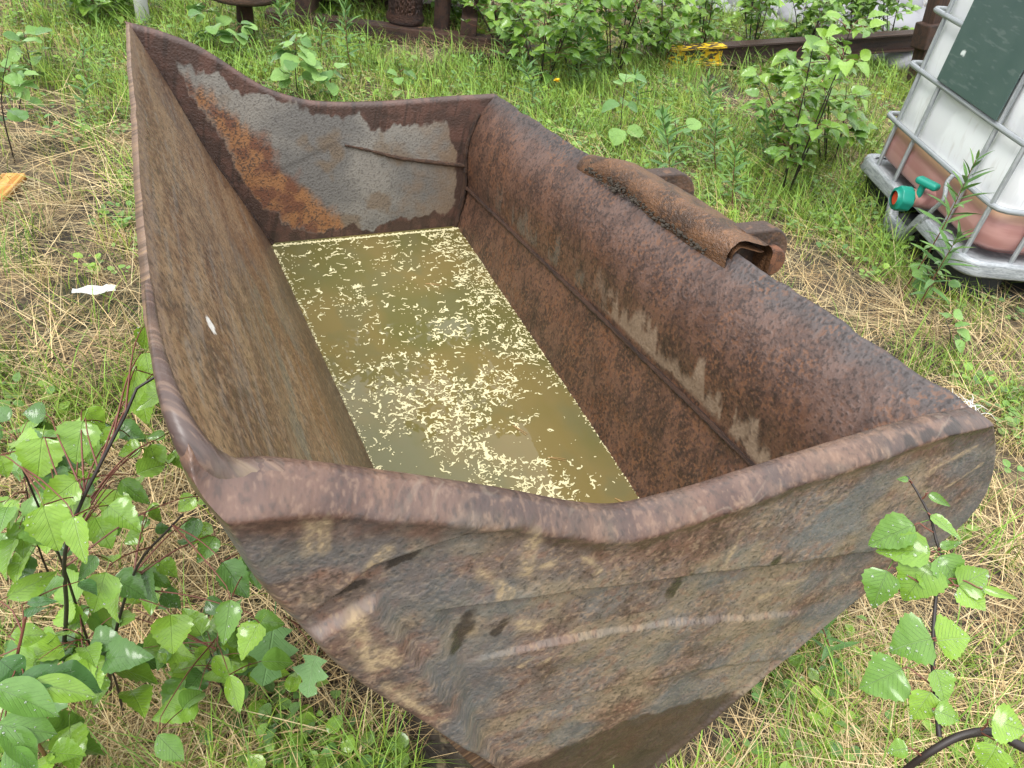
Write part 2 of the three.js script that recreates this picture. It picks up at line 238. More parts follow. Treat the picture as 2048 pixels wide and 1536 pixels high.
function shellPlate(main, end, th, nT, nW, w0, w1, opt, uvf) {
  // ring per station: inner t 0..1, then outer t 1..0 (outer = to the right of the direction of travel for a left-to-right path)
  const ring = []; for (let k = 0; k <= nT; k++) ring.push([k / nT, 0]); for (let k = nT; k >= 0; k--) ring.push([k / nT, 1]); ring.push([0, 0]);
  return gridGeo(ring.length, nW + 1, (i, j) => {
    const w = lerp(w0, w1, j / nW), [t, o] = ring[i]; let [u, v] = profileAt(main, end, t, w); const e = 0.01, p = profileAt(main, end, Math.max(0, t - e), w), q = profileAt(main, end, Math.min(1, t + e), w);
    let dx = q[0] - p[0], dy = q[1] - p[1]; const l = Math.hypot(dx, dy) || 1; dx /= l; dy /= l;
    const nx = dy, ny = -dx;                            // outward (below / outside) for left-to-right travel
    let off = o ? th : 0, lift = 0;
    if (opt) [off, lift] = opt(t, w, o, off);
    u += nx * off + dx * lift; v += ny * off + dy * lift;
    const [a, b] = uvf(t, w); return [u * BS, v * BS, w * BS, a, b];
  }, (ix) => { for (const j of [0, nW]) { const b = j * ring.length, o = (k) => b + 2 * nT + 1 - k; for (let k = 0; k < nT; k++) ix.push(b + k, b + k + 1, o(k), o(k), b + k + 1, o(k + 1)); } });
}
const lipTex = surfaceTex(1300, 760, (x, y) => { // x along (0 far, 1 near), y 0 lip .. 1 bottom
  const L = x * 1.9, s = y * 0.86;
  const st = fbm(L * 3 + 5, s * 26, 4), st2 = fbm(L * 7 + 50, s * 70, 3), a = fbm(L * 5, s * 7 + 4, 4), f = fbm(L * 60, s * 130, 3), g = fbm(L * 210, s * 260, 2);
  let c = mixc([0.155, 0.085, 0.046], [0.235, 0.148, 0.082], sst(0.38, 0.62, st)); c = mixc(c, [0.08, 0.042, 0.026], sst(0.5, 0.7, a) * 0.65); c = mixc(c, [0.27, 0.2, 0.13], sst(0.57, 0.72, f) * 0.35);
  c = mixc(c, [0.17, 0.085, 0.036], sst(0.5, 0.66, fbm(L * 4 + 9, s * 12 + 60, 4)) * sst(0.25, 0.6, y) * 0.8);
  c = mixc(c, [0.21, 0.19, 0.165], sst(0.58, 0.74, st2) * 0.35); const wear = sst(0.5, 0.62, fbm(L * 6 + 33, s * 18, 4)) * sst(0.3, 0.42, y) * (1 - sst(0.55, 0.75, y)) * sst(0.2, 0.6, x); c = mixc(c, [0.12, 0.11, 0.098], wear * 0.8);
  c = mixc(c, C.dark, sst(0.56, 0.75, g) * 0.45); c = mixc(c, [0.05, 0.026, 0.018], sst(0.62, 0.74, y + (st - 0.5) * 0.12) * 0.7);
  const rim = 1 - sst(0.012, 0.03, s + (a - 0.5) * 0.02); c = mixc(c, [0.22, 0.145, 0.105], rim * 0.6);
  let ro = 0.42 - wear * 0.1 + 0.2 * (f - 0.5), ht = 0.4 * f + 0.35 * g + 0.25 * st2;
  const gr = fbm(L * 110 + 31, s * 190, 3); c = mixc(c, [0.30, 0.19, 0.10], sst(0.57, 0.72, gr) * 0.45); c = mixc(c, [0.03, 0.02, 0.014], sst(0.57, 0.73, 1 - gr) * 0.5);
  const fleck = sst(0.010, 0.006, Math.hypot((L - 1.535) * 0.5, (s - 0.112)) + (g - 0.5) * 0.004); c = mixc(c, [0.75, 0.72, 0.66], fleck);
  return [c, ht, ro];
});
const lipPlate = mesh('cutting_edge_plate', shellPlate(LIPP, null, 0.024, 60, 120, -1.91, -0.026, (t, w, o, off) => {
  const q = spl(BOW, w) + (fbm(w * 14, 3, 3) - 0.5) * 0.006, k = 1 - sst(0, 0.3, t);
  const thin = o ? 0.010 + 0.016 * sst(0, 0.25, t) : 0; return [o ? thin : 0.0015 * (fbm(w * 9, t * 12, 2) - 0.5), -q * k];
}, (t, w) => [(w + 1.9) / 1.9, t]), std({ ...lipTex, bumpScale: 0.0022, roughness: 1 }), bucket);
lipPlate.userData.label = 'long sloping plate with a thin pale lip';
const backTex = surfaceTex(1536, 820, (x, y) => { // x along, y 0 bottom .. 1 rim
  const L = x * 1.9, s = y * 0.72; // weld near s = .375
  const a = fbm(L * 5 + 2, s * 6, 4), st = fbm(L * 40, s * 9, 4), b = fbm(L * 26 + 7, s * 20, 4), f = fbm(L * 120, s * 90, 3), g = fbm(L * 260, s * 260, 2);
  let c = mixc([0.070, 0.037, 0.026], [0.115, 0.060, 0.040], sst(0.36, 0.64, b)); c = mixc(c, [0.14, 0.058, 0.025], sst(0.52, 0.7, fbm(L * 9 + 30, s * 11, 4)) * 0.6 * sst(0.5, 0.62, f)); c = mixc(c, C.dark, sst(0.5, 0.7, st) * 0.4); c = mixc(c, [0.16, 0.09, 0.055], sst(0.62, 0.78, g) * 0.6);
  let ro = 0.42 + 0.25 * (f - 0.4), ht = 0.4 * f + 0.3 * g + 0.3 * st;
  // mauve-grey scale along the top; light on its upward-facing flare painted in
  const top = sst(0.52, 0.66, s + (a - 0.5) * 0.14 + (L - 0.9) * 0.05); c = mixc(c, mixc([0.085, 0.052, 0.042], [0.125, 0.080, 0.066], sst(0.4, 0.6, b)), top * 0.8); c = mixc(c, [0.06, 0.058, 0.06], sst(0.655, 0.70, s + (b - 0.5) * 0.05) * 0.7);
  // dried pale crust above the weld, running down in drips
  const drip = fbm(L * 34 + 4, s * 4, 3), hgt = s - 0.385, band = sst(-0.01, 0.01, hgt) * (1 - sst(0.045, 0.085, hgt + (drip - 0.5) * 0.16 + (st - 0.5) * 0.06)), reach = sst(0.85, 1.05, L) * (1 - sst(1.74, 1.84, L)) ;
  const crust = band * reach * sst(0.40, 0.50, fbm(L * 10 + 60, s * 14, 4) + (drip - 0.5) * 0.5) ; c = mixc(c, mixc([0.30, 0.22, 0.15], [0.20, 0.14, 0.09], f), crust * 0.9); ro = lerp(ro, 0.85, crust);
  const faint = band * (1 - reach) * sst(0.15, 0.4, L) * sst(0.48, 0.58, st) ; c = mixc(c, [0.13, 0.11, 0.09], faint * 0.7);
  const gr = fbm(L * 170 + 31, s * 150, 3), go = fbm(L * 15 + 80, s * 13, 3); c = mixc(c, [0.17, 0.082, 0.045], sst(0.56, 0.72, gr) * (0.25 + 0.5 * sst(0.45, 0.62, go)) * (1 - crust)); c = mixc(c, [0.018, 0.012, 0.010], sst(0.56, 0.72, 1 - gr) * 0.6 * (1 - crust * 0.7)); ro += 0.25 * (0.5 - gr); ht = 0.5 * ht + 0.5 * gr;
  return [c, ht, ro];
});
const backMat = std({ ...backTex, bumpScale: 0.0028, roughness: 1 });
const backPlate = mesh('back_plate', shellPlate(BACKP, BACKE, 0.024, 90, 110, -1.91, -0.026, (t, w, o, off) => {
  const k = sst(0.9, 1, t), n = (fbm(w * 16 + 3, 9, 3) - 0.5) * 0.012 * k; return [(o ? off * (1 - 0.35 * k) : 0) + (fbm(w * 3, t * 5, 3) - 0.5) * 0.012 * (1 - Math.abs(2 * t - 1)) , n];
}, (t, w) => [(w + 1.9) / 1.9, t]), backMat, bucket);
const siltTex = surfaceTex(512, 512, (x, y) => { const n = fbm(x * 14, y * 8, 5), m = fbm(x * 50, y * 50, 3), p = fbm(x * 7 + 40, y * 5, 4); let c = mixc([0.10, 0.085, 0.03], [0.20, 0.155, 0.055], sst(0.35, 0.65, n)); c = mixc(c, [0.30, 0.12, 0.03], sst(0.55, 0.7, p) * 0.6); c = mixc(c, [0.05, 0.05, 0.02], sst(0.55, 0.75, m) * 0.5); return [c, n, 0.9]; });
// --- small rust texture shared by welds, bracket, scrap
const rustTex = surfaceTex(768, 768, (x, y) => { const a = fbm(x * 8, y * 8, 5), f = fbm(x * 60, y * 60, 3), g = fbm(x * 200, y * 200, 2); let c = mixc([0.055, 0.032, 0.023], [0.13, 0.07, 0.042], sst(0.35, 0.65, a)); c = mixc(c, [0.2, 0.10, 0.05], sst(0.55, 0.72, f) * 0.5); c = mixc(c, C.dark, sst(0.55, 0.75, g) * 0.5); return [c, 0.5 * f + 0.5 * g, 0.5 + 0.2 * f]; }, true);
const rustMat = std({ ...rustTex, bumpScale: 0.003, roughness: 1 });
const weldMat = std({ ...rustTex, color: L3(0.55, 0.5, 0.5), bumpScale: 0.003, roughness: 1 });
mesh('floor_plate', shellPlate(FLOORP, FLOORE, 0.024, 30, 60, -1.91, -0.026, null, (t, w) => [w, t]), rustMat, bucket);
{ const g = gridGeo(24, 60, (i, j) => { const w = lerp(-1.9, -0.032, j / 59), [u, v] = profileAt(FLOORP, FLOORE, i / 23, w); return [u * BS, (v + 0.004 + 0.006 * fbm(w * 12, i * 0.5, 3)) * BS, w * BS, (w + 1.9) / 1.9, i / 23]; }); const m = mesh('silt', g, std({ ...siltTex, bumpScale: 0.004, roughness: 1 })); m.position.copy(BO); m.quaternion.copy(bucket.quaternion); m.userData.kind = 'structure'; }
const bp = (u, v, w) => V(u * BS, v * BS, w * BS);
mesh('weld_seam', tube([bp(1.066, -0.327, -1.89), bp(1.068, -0.327, -1.3), bp(1.067, -0.326, -0.7), bp(1.062, -0.326, -0.2), bp(1.056, -0.326, -0.03)], 0.0065, 0.0065, 160, 7, 0.35, 5), weldMat, bucket);
mesh('weld_seam', tube([bp(.616, -.237, -1.892), bp(.699, -.243, -1.892), bp(.804, -.254, -1.892), bp(.93, -.253, -1.892), bp(1.05, -.25, -1.892)], 0.0035, 0.008, 60, 7, 0.5, 6), rustMat, bucket);
mesh('weld_seam', tube([bp(0.06, -0.10, -1.893), bp(0.2, -0.312, -1.893), bp(0.34, -0.49, -1.893), bp(0.5, -0.715, -1.893)], 0.012, 0.012, 70, 7, 0.4, 7), weldMat, bucket);
mesh('weld_seam', tube([bp(1.05, -0.07, -1.893), bp(1.035, -0.19, -1.893), bp(1.06, -0.33, -1.893), bp(1.055, -0.6, -1.893)], 0.009, 0.009, 60, 7, 0.4, 8), weldMat, bucket);
// --- mounting bracket on the back rim
{
  const inner = [[1.098, -0.04], [1.09, -0.006], [1.096, 0.010], [1.112, 0.018], [1.165, 0.013], [1.185, 0.004], [1.192, -0.02], [1.192, -0.10]], th = 0.016, path = new Path(inner);
  const ring = []; const N = 34; for (let k = 0; k <= N; k++) ring.push([k / N, 0]); for (let k = N; k >= 0; k--) ring.push([k / N, 1]); ring.push([0, 0]);
  const g = gridGeo(ring.length, 50, (i, j) => {
    const w = lerp(-1.25, -0.60, j / 49), [t, o] = ring[i], p = path.at(t), q = path.at(t + 0.02), r = path.at(t - 0.02); let dx = q.x - r.x, dy = q.y - r.y; const l = Math.hypot(dx, dy) || 1;
    const dn = (fbm(w * 7, t * 4, 3) - 0.5) * 0.012, low = (1 - sst(-1.25, -1.1, w)) * 0.03; const off = (o ? th : 0) + dn;
    const nick = sst(-0.66, -0.60, w) * 0.01 * (fbm(t * 9, 4, 2) - 0.3);
    return [(p.x - (dy / l) * off) * BS, (p.y + (dx / l) * off - low - nick) * BS, (w + nick * 2) * BS, w * 2, t];
  });
  const cover = mesh('bracket_cover', g, std({ ...rustTex, color: L3(1.05, 0.98, 0.82), bumpScale: 0.004, roughness: 0.7 }), bucket); cover.userData.label = 'bent cover plate open at its end';
  const ear = (cu, cv, w, r, tw) => {
    const s = new THREE.Shape(); s.moveTo((cu - r * 1.4) * BS, (cv - r * 1.5) * BS); s.lineTo((cu - r * 1.4) * BS, (cv + r * 0.75) * BS); s.lineTo((cu) * BS, (cv + r) * BS); s.absarc(cu * BS, cv * BS, r * BS, Math.PI / 2, -Math.PI / 2.4, true); s.lineTo((cu - r * 1.4) * BS, (cv - r * 1.5) * BS);
    const g = new THREE.ExtrudeGeometry(s, { depth: tw * BS, bevelEnabled: true, bevelSize: 0.006, bevelThickness: 0.006, bevelSegments: 3, curveSegments: 18 }); g.translate(0, 0, w * BS);
    const e = mesh('bracket_ear', g, rustMat, bucket);
    const c = new THREE.LatheGeometry([[0, 0.022], [0.026, 0.022], [0.031, 0.018], [0.033, 0], [0.04, -0.004], [0.041, -0.02]].map((p) => new THREE.Vector2(p[0], p[1])), 28); c.rotateX(Math.PI / 2); c.translate((cu + 0.012) * BS, (cv - 0.008) * BS, (w + tw) * BS + 0.006);
    mesh('pin', c, std({ ...rustTex, color: L3(1.5, 1.1, 0.85), bumpScale: 0.002, roughness: 1 }), e);
  };
  ear(1.225, -0.012, -0.685, 0.056, 0.04); ear(1.262, -0.03, -1.09, 0.064, 0.04);
  // soil caught on the ledge under the cover
  const R = rng(12), parts = [];
  for (let k = 0; k < 520; k++) { const w = lerp(-1.2, -0.66, R()), q = new THREE.IcosahedronGeometry(0.0022 + 0.006 * R() * R() * R(), 1); const p = q.attributes.position; for (let i = 0; i < p.count; i++) { const m = 0.75 + 0.5 * vn(p.getX(i) * 900 + k, p.getY(i) * 900 + p.getZ(i) * 700); p.setXYZ(i, p.getX(i) * m, p.getY(i) * m * 0.7, p.getZ(i) * m); } const sv = -0.03 + 0.03 * R(); q.translate((1.083 + sv * 0.55 + 0.004 * R()) * BS, sv * BS, w * BS); parts.push(q); }
  const soil = mesh('caught_soil', mergeVertices(mergeGeometries(parts)), std({ color: L3(0.045, 0.036, 0.026), roughness: 0.95 }), bucket); soil.userData.kind = 'stuff';
}
// ---------------------------------------------------------------- rainwater in the bucket (true level)
const waterV = (u, w) => (WATER_C + 0.182 * u - 0.1027 * w) / 0.978;
function waterEdges(w) { // where the level meets the inside of the plates
  let uL = null, uR = null;
  for (let k = 0; k <= 200; k++) { const [u, v] = profileAt(LIPP, null, k / 200, w); if (v < waterV(u, w)) { uL = u; break; } }
  if (uL === null) for (let k = 0; k <= 200; k++) { const [u, v] = profileAt(FLOORP, FLOORE, k / 200, w); if (v < waterV(u, w)) { uL = u; break; } }
  for (let k = 200; k >= 0 && uR === null; k--) { const [u, v] = profileAt(BACKP, BACKE, k / 200, w); if (v < waterV(u, w)) uR = u; }
  if (uR === null) for (let k = 200; k >= 0; k--) { const [u, v] = profileAt(FLOORP, FLOORE, k / 200, w); if (v < waterV(u, w)) { uR = u; break; } }
  return uL === null || uR === null ? null : [uL, uR];
}
const murkTex = surfaceTex(700, 400, (x, y) => {
  const n = fbm(x * 7 + 3, y * 4, 4), m = fbm(x * 16 + 40, y * 10, 4); let c = mixc([0.175, 0.16, 0.055], [0.25, 0.19, 0.07], sst(0.3, 0.7, n)); c = mixc(c, [0.19, 0.175, 0.08], sst(0.42, 0.7, m) * 0.6);
  return [c, 0.5, 0.5];
});
const bottomV = (u, w) => { let best = 0, bd = 9; for (const [m, e] of [[LIPP, null], [FLOORP, FLOORE], [BACKP, BACKE]]) for (let k = 0; k <= 40; k++) { const [pu, pv] = profileAt(m, e, k / 40, w), d = Math.abs(pu - u) + (pv > waterV(pu, w) ? 1 : 0); if (d < bd) { bd = d; best = pv; } } return best - 0.006; };
{
  const nW = 60, nU = 24, p = [], uv = [], ix = []; let rows = 0;
  for (let j = 0; j <= nW; j++) {
    const w = lerp(-1.9, -0.032, j / nW), e = waterEdges(w); if (!e) break; rows++;
    for (const top of [1, 0]) for (let i = 0; i <= nU; i++) { const u = lerp(e[0] - 0.008, e[1] + 0.008, i / nU), tv = waterV(u, w), v = top ? tv : Math.min(tv - 0.004, bottomV(u, w)); p.push(u * BS, v * BS, w * BS); uv.push((w + 1.9) / 1.9, clamp((u - 0.35) / 0.75)); }
  }
  const S = 2 * (nU + 1), T = nU + 1, q = (a, b, c, d) => ix.push(a, b, c, c, b, d);
  for (let j = 0; j < rows - 1; j++) { for (let i = 0; i < nU; i++) { const a = j * S + i; q(a, a + S, a + 1, a + S + 1); const b = a + T; q(b, b + 1, b + S, b + S + 1); } let a = j * S; q(a, a + T, a + S, a + S + T); a = j * S + nU; q(a, a + S, a + T, a + S + T); }
  for (const [j, f] of [[0, 0], [rows - 1, 1]]) for (let i = 0; i < nU; i++) { const a = j * S + i; f ? q(a, a + T, a + 1, a + T + 1) : q(a, a + 1, a + T, a + T + 1); }
  const g = geo(p, uv, ix, false), gg = g.toNonIndexed(); gg.computeVertexNormals();
  const m = mesh('water', gg, phy({ map: murkTex.map, roughness: 0.015, ior: 1.333, transmission: 0.35, thickness: 0.2, attenuationColor: L3(0.55, 0.5, 0.17), attenuationDistance: 0.16 }));
  m.position.copy(BO); m.quaternion.copy(bucket.quaternion); m.userData.kind = 'structure';
}
{ // floating pollen scum: flakes joined into short crooked strands
  const R = rng(401), p = [], ix = []; let n = 0;
  const put = (u, w, y) => { const q = fromBucket(u, waterV(u, w), w); p.push(q.x, q.y + y, q.z); };
  const flake = (u, w, len, wid, ang) => {
    const seg = 3 + Math.floor(R() * 4), pts = []; let a = ang, x = u, z = w;
    for (let k = 0; k <= seg; k++) { pts.push([x, z, a]); a += (R() - 0.5) * 2.1; x += Math.cos(a) * len / seg; z += Math.sin(a) * len / seg; }
    const b0 = p.length / 3;
    for (let k = 0; k <= seg; k++) { const [x, z, a] = pts[k], h = wid * (k === 0 || k === seg ? 0.25 : 0.55 + 0.9 * R()); put(x - Math.sin(a) * h, z + Math.cos(a) * h, 0.0007); put(x, z, 0.0019); put(x + Math.sin(a) * h, z - Math.cos(a) * h, 0.0007); }
    for (let k = 0; k < seg; k++) { const c = b0 + k * 3; ix.push(c, c + 3, c + 1, c + 1, c + 3, c + 4, c + 1, c + 4, c + 2, c + 2, c + 4, c + 5); }
  };
  let tries = 0;
  while (n < 4000 && tries++ < 60000) {
    const w = lerp(-1.87, -0.15, R()), e = waterEdges(w); if (!e) continue; const s = R(), u = lerp(e[0] + 0.012, e[1] - 0.012, s);
    let den = 0.18 + 0.9 * sst(0.42, 0.62, fbm(u * 7 + 3, w * 6 + 9, 4)); den *= 0.25 + 0.75 * sst(0.05, 0.3, s); if (w > -0.95) den *= 1 - 0.75 * sst(0.72, 0.85, s); if (R() > den) continue;
    const big = Math.pow(R(), 3), dir = R() < 0.7 ? -0.5 + (R() - 0.5) * 1.2 : R() * 6.28; flake(u, w, 0.003 + 0.026 * big, 0.0006 + 0.0010 * R() + 0.0024 * big * R(), dir); if (big > 0.3) { flake(u + (R() - 0.5) * 0.008, w + (R() - 0.5) * 0.008, 0.014 * R() + 0.004, 0.0008 + 0.002 * R(), R() * 6.28); } n++;
  }
  for (let k = 0; k < 260; k++) { const e = waterEdges(-1.875), u = lerp(e[0], e[1], k / 260); flake(u, -1.878 + 0.004 * R(), 0.010, 0.0028 * (0.4 + R()), 0); }
  for (let k = 0; k < 300; k++) { const w = lerp(-1.85, -0.3, Math.pow(R(), 1.6)), e = waterEdges(w); flake(e[0] + 0.006 * R(), w, 0.008, 0.0012 * (0.4 + R()), 1.57); flake(e[1] - 0.006 * R(), lerp(-1.85, -0.3, R()), 0.009, 0.0012 * (0.4 + R()), 1.57); }
  const m = mesh('pollen_scum', geo(p, null, ix), std({ color: L3(0.62, 0.56, 0.33), roughness: 0.9 }));
  m.userData.kind = 'stuff'; tag(m, 'pale yellow pollen scum floating on the water in the bucket', 'scum');
}
{ // pine needles along the back waterline
  const spots = [[1.0, -0.56, 0.9], [1.03, -0.33, 1.4], [1.035, -0.27, 1.2], [0.9, -0.73, 0.4], [0.84, -1.55, 0.3], [0.86, -0.86, 1.0]], mat = std({ color: L3(0.33, 0.2, 0.07), roughness: 0.6 });
  spots.forEach(([u, w, a], i) => {
    const e = waterEdges(w), uu = Math.min(u, e[1] - 0.012), parts = [];
    for (const da of [0, 0.16]) { const L = 0.045, c = Math.cos(a + da), s = Math.sin(a + da), f = (k) => fromBucket(uu + (c * L * k) / BS, waterV(uu, w), w + (s * L * k) / BS); const q = [0, 0.5, 1].map((k) => { const x = f(k); x.y = fromBucket(uu, waterV(uu, w), w).y + 0.0012 + 0.001 * Math.sin(k * 3); return x; }); parts.push(tube(q, 0.0011, 0.0006, 8, 5)); }
    const m = mesh(numbered('pine_needle_pair'), mergeGeometries(parts), mat); tag(m, i < 3 ? 'brown pine needle pair floating by the back wall of the bucket' : 'brown pine needle pair floating among the pollen flakes', 'pine needle', 'pine needles on the bucket water');
  });
}
// ---------------------------------------------------------------- plastic container in a steel cage
{
  const A = V(1.533, 0, -3.708), X = V(0.131, 0, 0.991), D = V(0.991, 0, -0.131), PH = 0.17;  // front edge direction, depth direction
  const t = thing('bulk_container', 'white plastic bulk liquid container in a grey steel tube cage, reddish liquid in its bottom', 'liquid container', A);
  t.quaternion.setFromRotationMatrix(new THREE.Matrix4().makeBasis(X, V(0, 1, 0), X.clone().cross(V(0, 1, 0))));   // local x along front, z outward (towards the bucket)
  const DP = 1.2, H = 1.17, gx = gh(1.6, -3.2);
  t.position.y = gx - 0.0;
  const galvTex = surfaceTex(256, 256, (x, y) => { const n = fbm(x * 12, y * 12, 4), f = fbm(x * 60, y * 60, 2); return [mixc([0.28, 0.30, 0.315], [0.44, 0.46, 0.475], sst(0.35, 0.65, n * 0.6 + f * 0.4)), f, 0.42 + 0.2 * n]; }, true);
  const galv = std({ ...galvTex, metalness: 0.35, roughness: 1, bumpScale: 0.001 }), black = std({ color: L3(0.018, 0.02, 0.022), roughness: 0.6 });
  const lx = (a, h, d) => V(a, h, -d);                     // a along front, d depth behind the front face
  // bottle: rounded, slightly bulging
  const bottleG = (h0, h1, n, bulge) => {
    const rr = 0.1, ring = []; const cx = [[rr, rr, Math.PI], [1 - rr, rr, 1.5 * Math.PI], [1 - rr, DP - rr, 0], [rr, DP - rr, 0.5 * Math.PI]];
    const pushSide = (x0, y0, x1, y1, m) => { for (let k = 1; k < m; k++) ring.push([lerp(x0, x1, k / m), lerp(y0, y1, k / m)]); };
    for (let q = 0; q < 4; q++) { const [x, y, a] = cx[q]; for (let k = 0; k <= 6; k++) { const b = a + (k / 6) * Math.PI / 2; ring.push([x + rr * Math.cos(b), y + rr * Math.sin(b)]); } const nx = cx[(q + 1) % 4], l = ring[ring.length - 1], b2 = nx[2]; pushSide(l[0], l[1], nx[0] + rr * Math.cos(b2), nx[1] + rr * Math.sin(b2), 12); }
    ring.push(ring[0]);
    return gridGeo(ring.length, n + 1, (i, j) => { const h = lerp(h0, h1, j / n), [x, y] = ring[i], ins = 0.03 + bulge(h, x, y), k = 1 - 2 * ins; return [0.5 + (x - 0.5) * k, h, -(DP / 2 + (y - DP / 2) * (1 - (2 * ins) / DP)), i / ring.length * 4, h]; });
  };
  const wave = (h, x, y) => -0.018 * Math.sin(Math.PI * clamp((h - 0.19) / 0.21)) * (h < 0.41 ? 1 : 0) - 0.010 * Math.abs(Math.sin(Math.PI * (h - 0.40) / 0.225)) * (h >= 0.4 ? 1 : 0) + 0.07 * (1 - sst(0.19, 0.235, h));
  const dirtyTex = surfaceTex(512, 512, (x, y) => { const n = fbm(x * 9, y * 6, 4), s = fbm(x * 60, y * 14, 3); let c = mixc([0.74, 0.75, 0.77], [0.83, 0.84, 0.86], sst(0.4, 0.6, n)); c = mixc(c, [0.45, 0.42, 0.37], sst(0.6, 0.8, s * 0.6 + n * 0.4) * 0.35); return [c, s, 0.5]; }, true);
  mesh('bottle', bottleG(0.385, 1.14, 60, wave), phy({ map: dirtyTex.map, roughness: 0.45, sheen: 0 }), t);
  const liquidTex = surfaceTex(512, 256, (x, y) => { const n = fbm(x * 8, y * 5, 4); let c = mixc([0.36, 0.175, 0.16], [0.46, 0.25, 0.23], sst(0.35, 0.65, n)); c = mixc(c, [0.46, 0.28, 0.16], sst(0.72, 0.95, y + (n - 0.5) * 0.2) * 0.8); const o = Math.hypot((x - 0.64) / 0.03, (y - 0.86) / 0.22); c = mixc(c, [0.32, 0.13, 0.02], sst(1.3, 0.2, o + (n - 0.5) * 0.5)); return [c, n, 0.35]; });
  const lg = bottleG(0.185, 0.3851, 24, wave); { const uv = lg.attributes.uv; for (let i = 0; i < uv.count; i++) uv.setXY(i, uv.getX(i) / 4, (lg.attributes.position.getY(i) - 0.185) / 0.2); }
  const liq = mesh('liquid_fill', lg, phy({ map: liquidTex.map, roughness: 0.35, clearcoat: 0.3 }), t); liq.userData.label = 'pinkish brown liquid showing through the bottom of the bottle';
  const lid = new THREE.BoxGeometry(0.92, 0.04, 1.1); lid.translate(0.5, 1.15, -DP / 2); mesh('bottle_top', lid, phy({ map: dirtyTex.map, roughness: 0.45 }), t);
  // cage: each bar its own tube
  const bar = (a, b, r = 0.0105) => mesh('cage_bar', rod(a, b, r, 10), galv, t);
  const off = 0.004, hs = [0.40, 0.63, 0.855, 1.08];
  for (const h of hs) {
    const c = 0.05, pts = []; const P = [[0, 0, 1], [1, 0, 1], [1, DP, 1], [0, DP, 1]];
    const cor = [[c, c, Math.PI], [1 - c, c, 1.5 * Math.PI], [1 - c, DP - c, 0], [c, DP - c, 0.5 * Math.PI]];
    for (const [x, y, a] of cor) for (let k = 0; k <= 4; k++) { const b = a + (k / 4) * Math.PI / 2; pts.push(lx(x + c * Math.cos(b), h, y + c * Math.sin(b))); }
    const cv = new THREE.CatmullRomCurve3(pts, true, 'centripetal'); mesh('cage_bar', new THREE.TubeGeometry(cv, 140, 0.0115, 9, true), galv, t);
  }
  const vb = (a, d) => mesh('cage_bar', rod(lx(a, 0.19, d), lx(a, H, d), 0.0095, 10), galv, t);
  for (const a of [0.13, 0.31, 0.77, 0.955]) vb(a, 0.0);
  for (const d of [0.17, 0.38, 0.6, 0.82, 1.03]) { vb(1.0, d); vb(0.0, d); }
  for (const a of [0.13, 0.31, 0.54, 0.77, 0.955]) vb(a, DP);
  // base frame: one bent channel round the pallet, dipping under the valve
  const dip = (x) => -0.11 * sst(0.37, 0.43, x) * (1 - sst(0.56, 0.63, x));
  const fr = [], fc = 0.06, cor = [[fc, fc, Math.PI], [1 - fc, fc, 1.5 * Math.PI], [1 - fc, DP - fc, 0], [fc, DP - fc, 0.5 * Math.PI]];
  cor.forEach(([x, y, a], q) => { for (let k = 0; k <= 8; k++) { const b = a + (k / 8) * Math.PI / 2; fr.push([x + fc * Math.cos(b), y + fc * Math.sin(b), Math.cos(b), Math.sin(b)]); } const l = fr[fr.length - 1], n = cor[(q + 1) % 4], e = [n[0] + fc * Math.cos(n[2]), n[1] + fc * Math.sin(n[2])]; for (let k = 1; k < 60; k++) fr.push([lerp(l[0], e[0], k / 60), lerp(l[1], e[1], k / 60), l[2], l[3]]); });
  fr.push(fr[0]); const fpr = [[-0.02, 0.192], [0.006, 0.198], [0.02, 0.194], [0.026, 0.18], [0.024, 0.155], [0.03, 0.14], [0.02, 0.13], [-0.01, 0.128]];
  mesh('base_frame', gridGeo(fr.length, fpr.length, (i, j) => { const [x, y, nx, ny] = fr[i], o = fpr[j]; return [x + nx * o[0], o[1] + (ny < -0.99 ? dip(x) : 0), -(y + ny * o[0]), i / 30, j / 4]; }), galv, t);
  { const sh = new THREE.BoxGeometry(0.96, 0.02, 1.16); sh.translate(0.5, 0.175, -DP / 2); mesh('base_tray', sh, galv, t); }
  for (const a of [0.14, 0.86]) for (const d of [0.12, 0.6, 1.08]) { const g = new RoundedBoxGeometry(0.24, 0.15, 0.2, 3, 0.03); g.translate(a, 0.075, -d); mesh('pallet_foot', g, black, t); }
  for (const a of [0.14, 0.86]) { const g = new RoundedBoxGeometry(0.2, 0.03, 1.16, 2, 0.01); g.translate(a, 0.018, -DP / 2); mesh('pallet_runner', g, black, t); }
  { const g = new RoundedBoxGeometry(0.2, 0.1, 0.2, 3, 0.03); g.translate(0.5, 0.05, -0.12); mesh('pallet_foot', g, black, t); }
  // grey-green blank plate on the front
  const platTex = surfaceTex(256, 256, (x, y) => { const n = fbm(x * 6, y * 6, 4), s = fbm(x * 9 + 4, y * 40, 3); let c = mixc([0.062, 0.105, 0.10], [0.085, 0.13, 0.122], n); c = mixc(c, [0.2, 0.24, 0.235], sst(0.62, 0.8, s) * 0.35); const f = sst(0.035, 0.015, Math.hypot((x - 0.2) * 0.8, (y - 0.3) * 1.2) + (fbm(x * 40, y * 40, 2) - 0.5) * 0.03); c = mixc(c, [0.75, 0.78, 0.78], f); return [c, n, 0.4]; });
  { const g = new RoundedBoxGeometry(0.47, 0.44, 0.006, 2, 0.0028); const uv = g.attributes.uv, p = g.attributes.position; for (let i = 0; i < uv.count; i++) uv.setXY(i, p.getX(i) / 0.47 + 0.5, p.getY(i) / 0.44 + 0.5); g.translate(0.535, 0.865, 0.018); const m = mesh('sign_plate', g, std({ map: platTex.map, roughness: 0.4, metalness: 0.1 }), t); m.userData.label = 'blank grey-green metal plate'; }
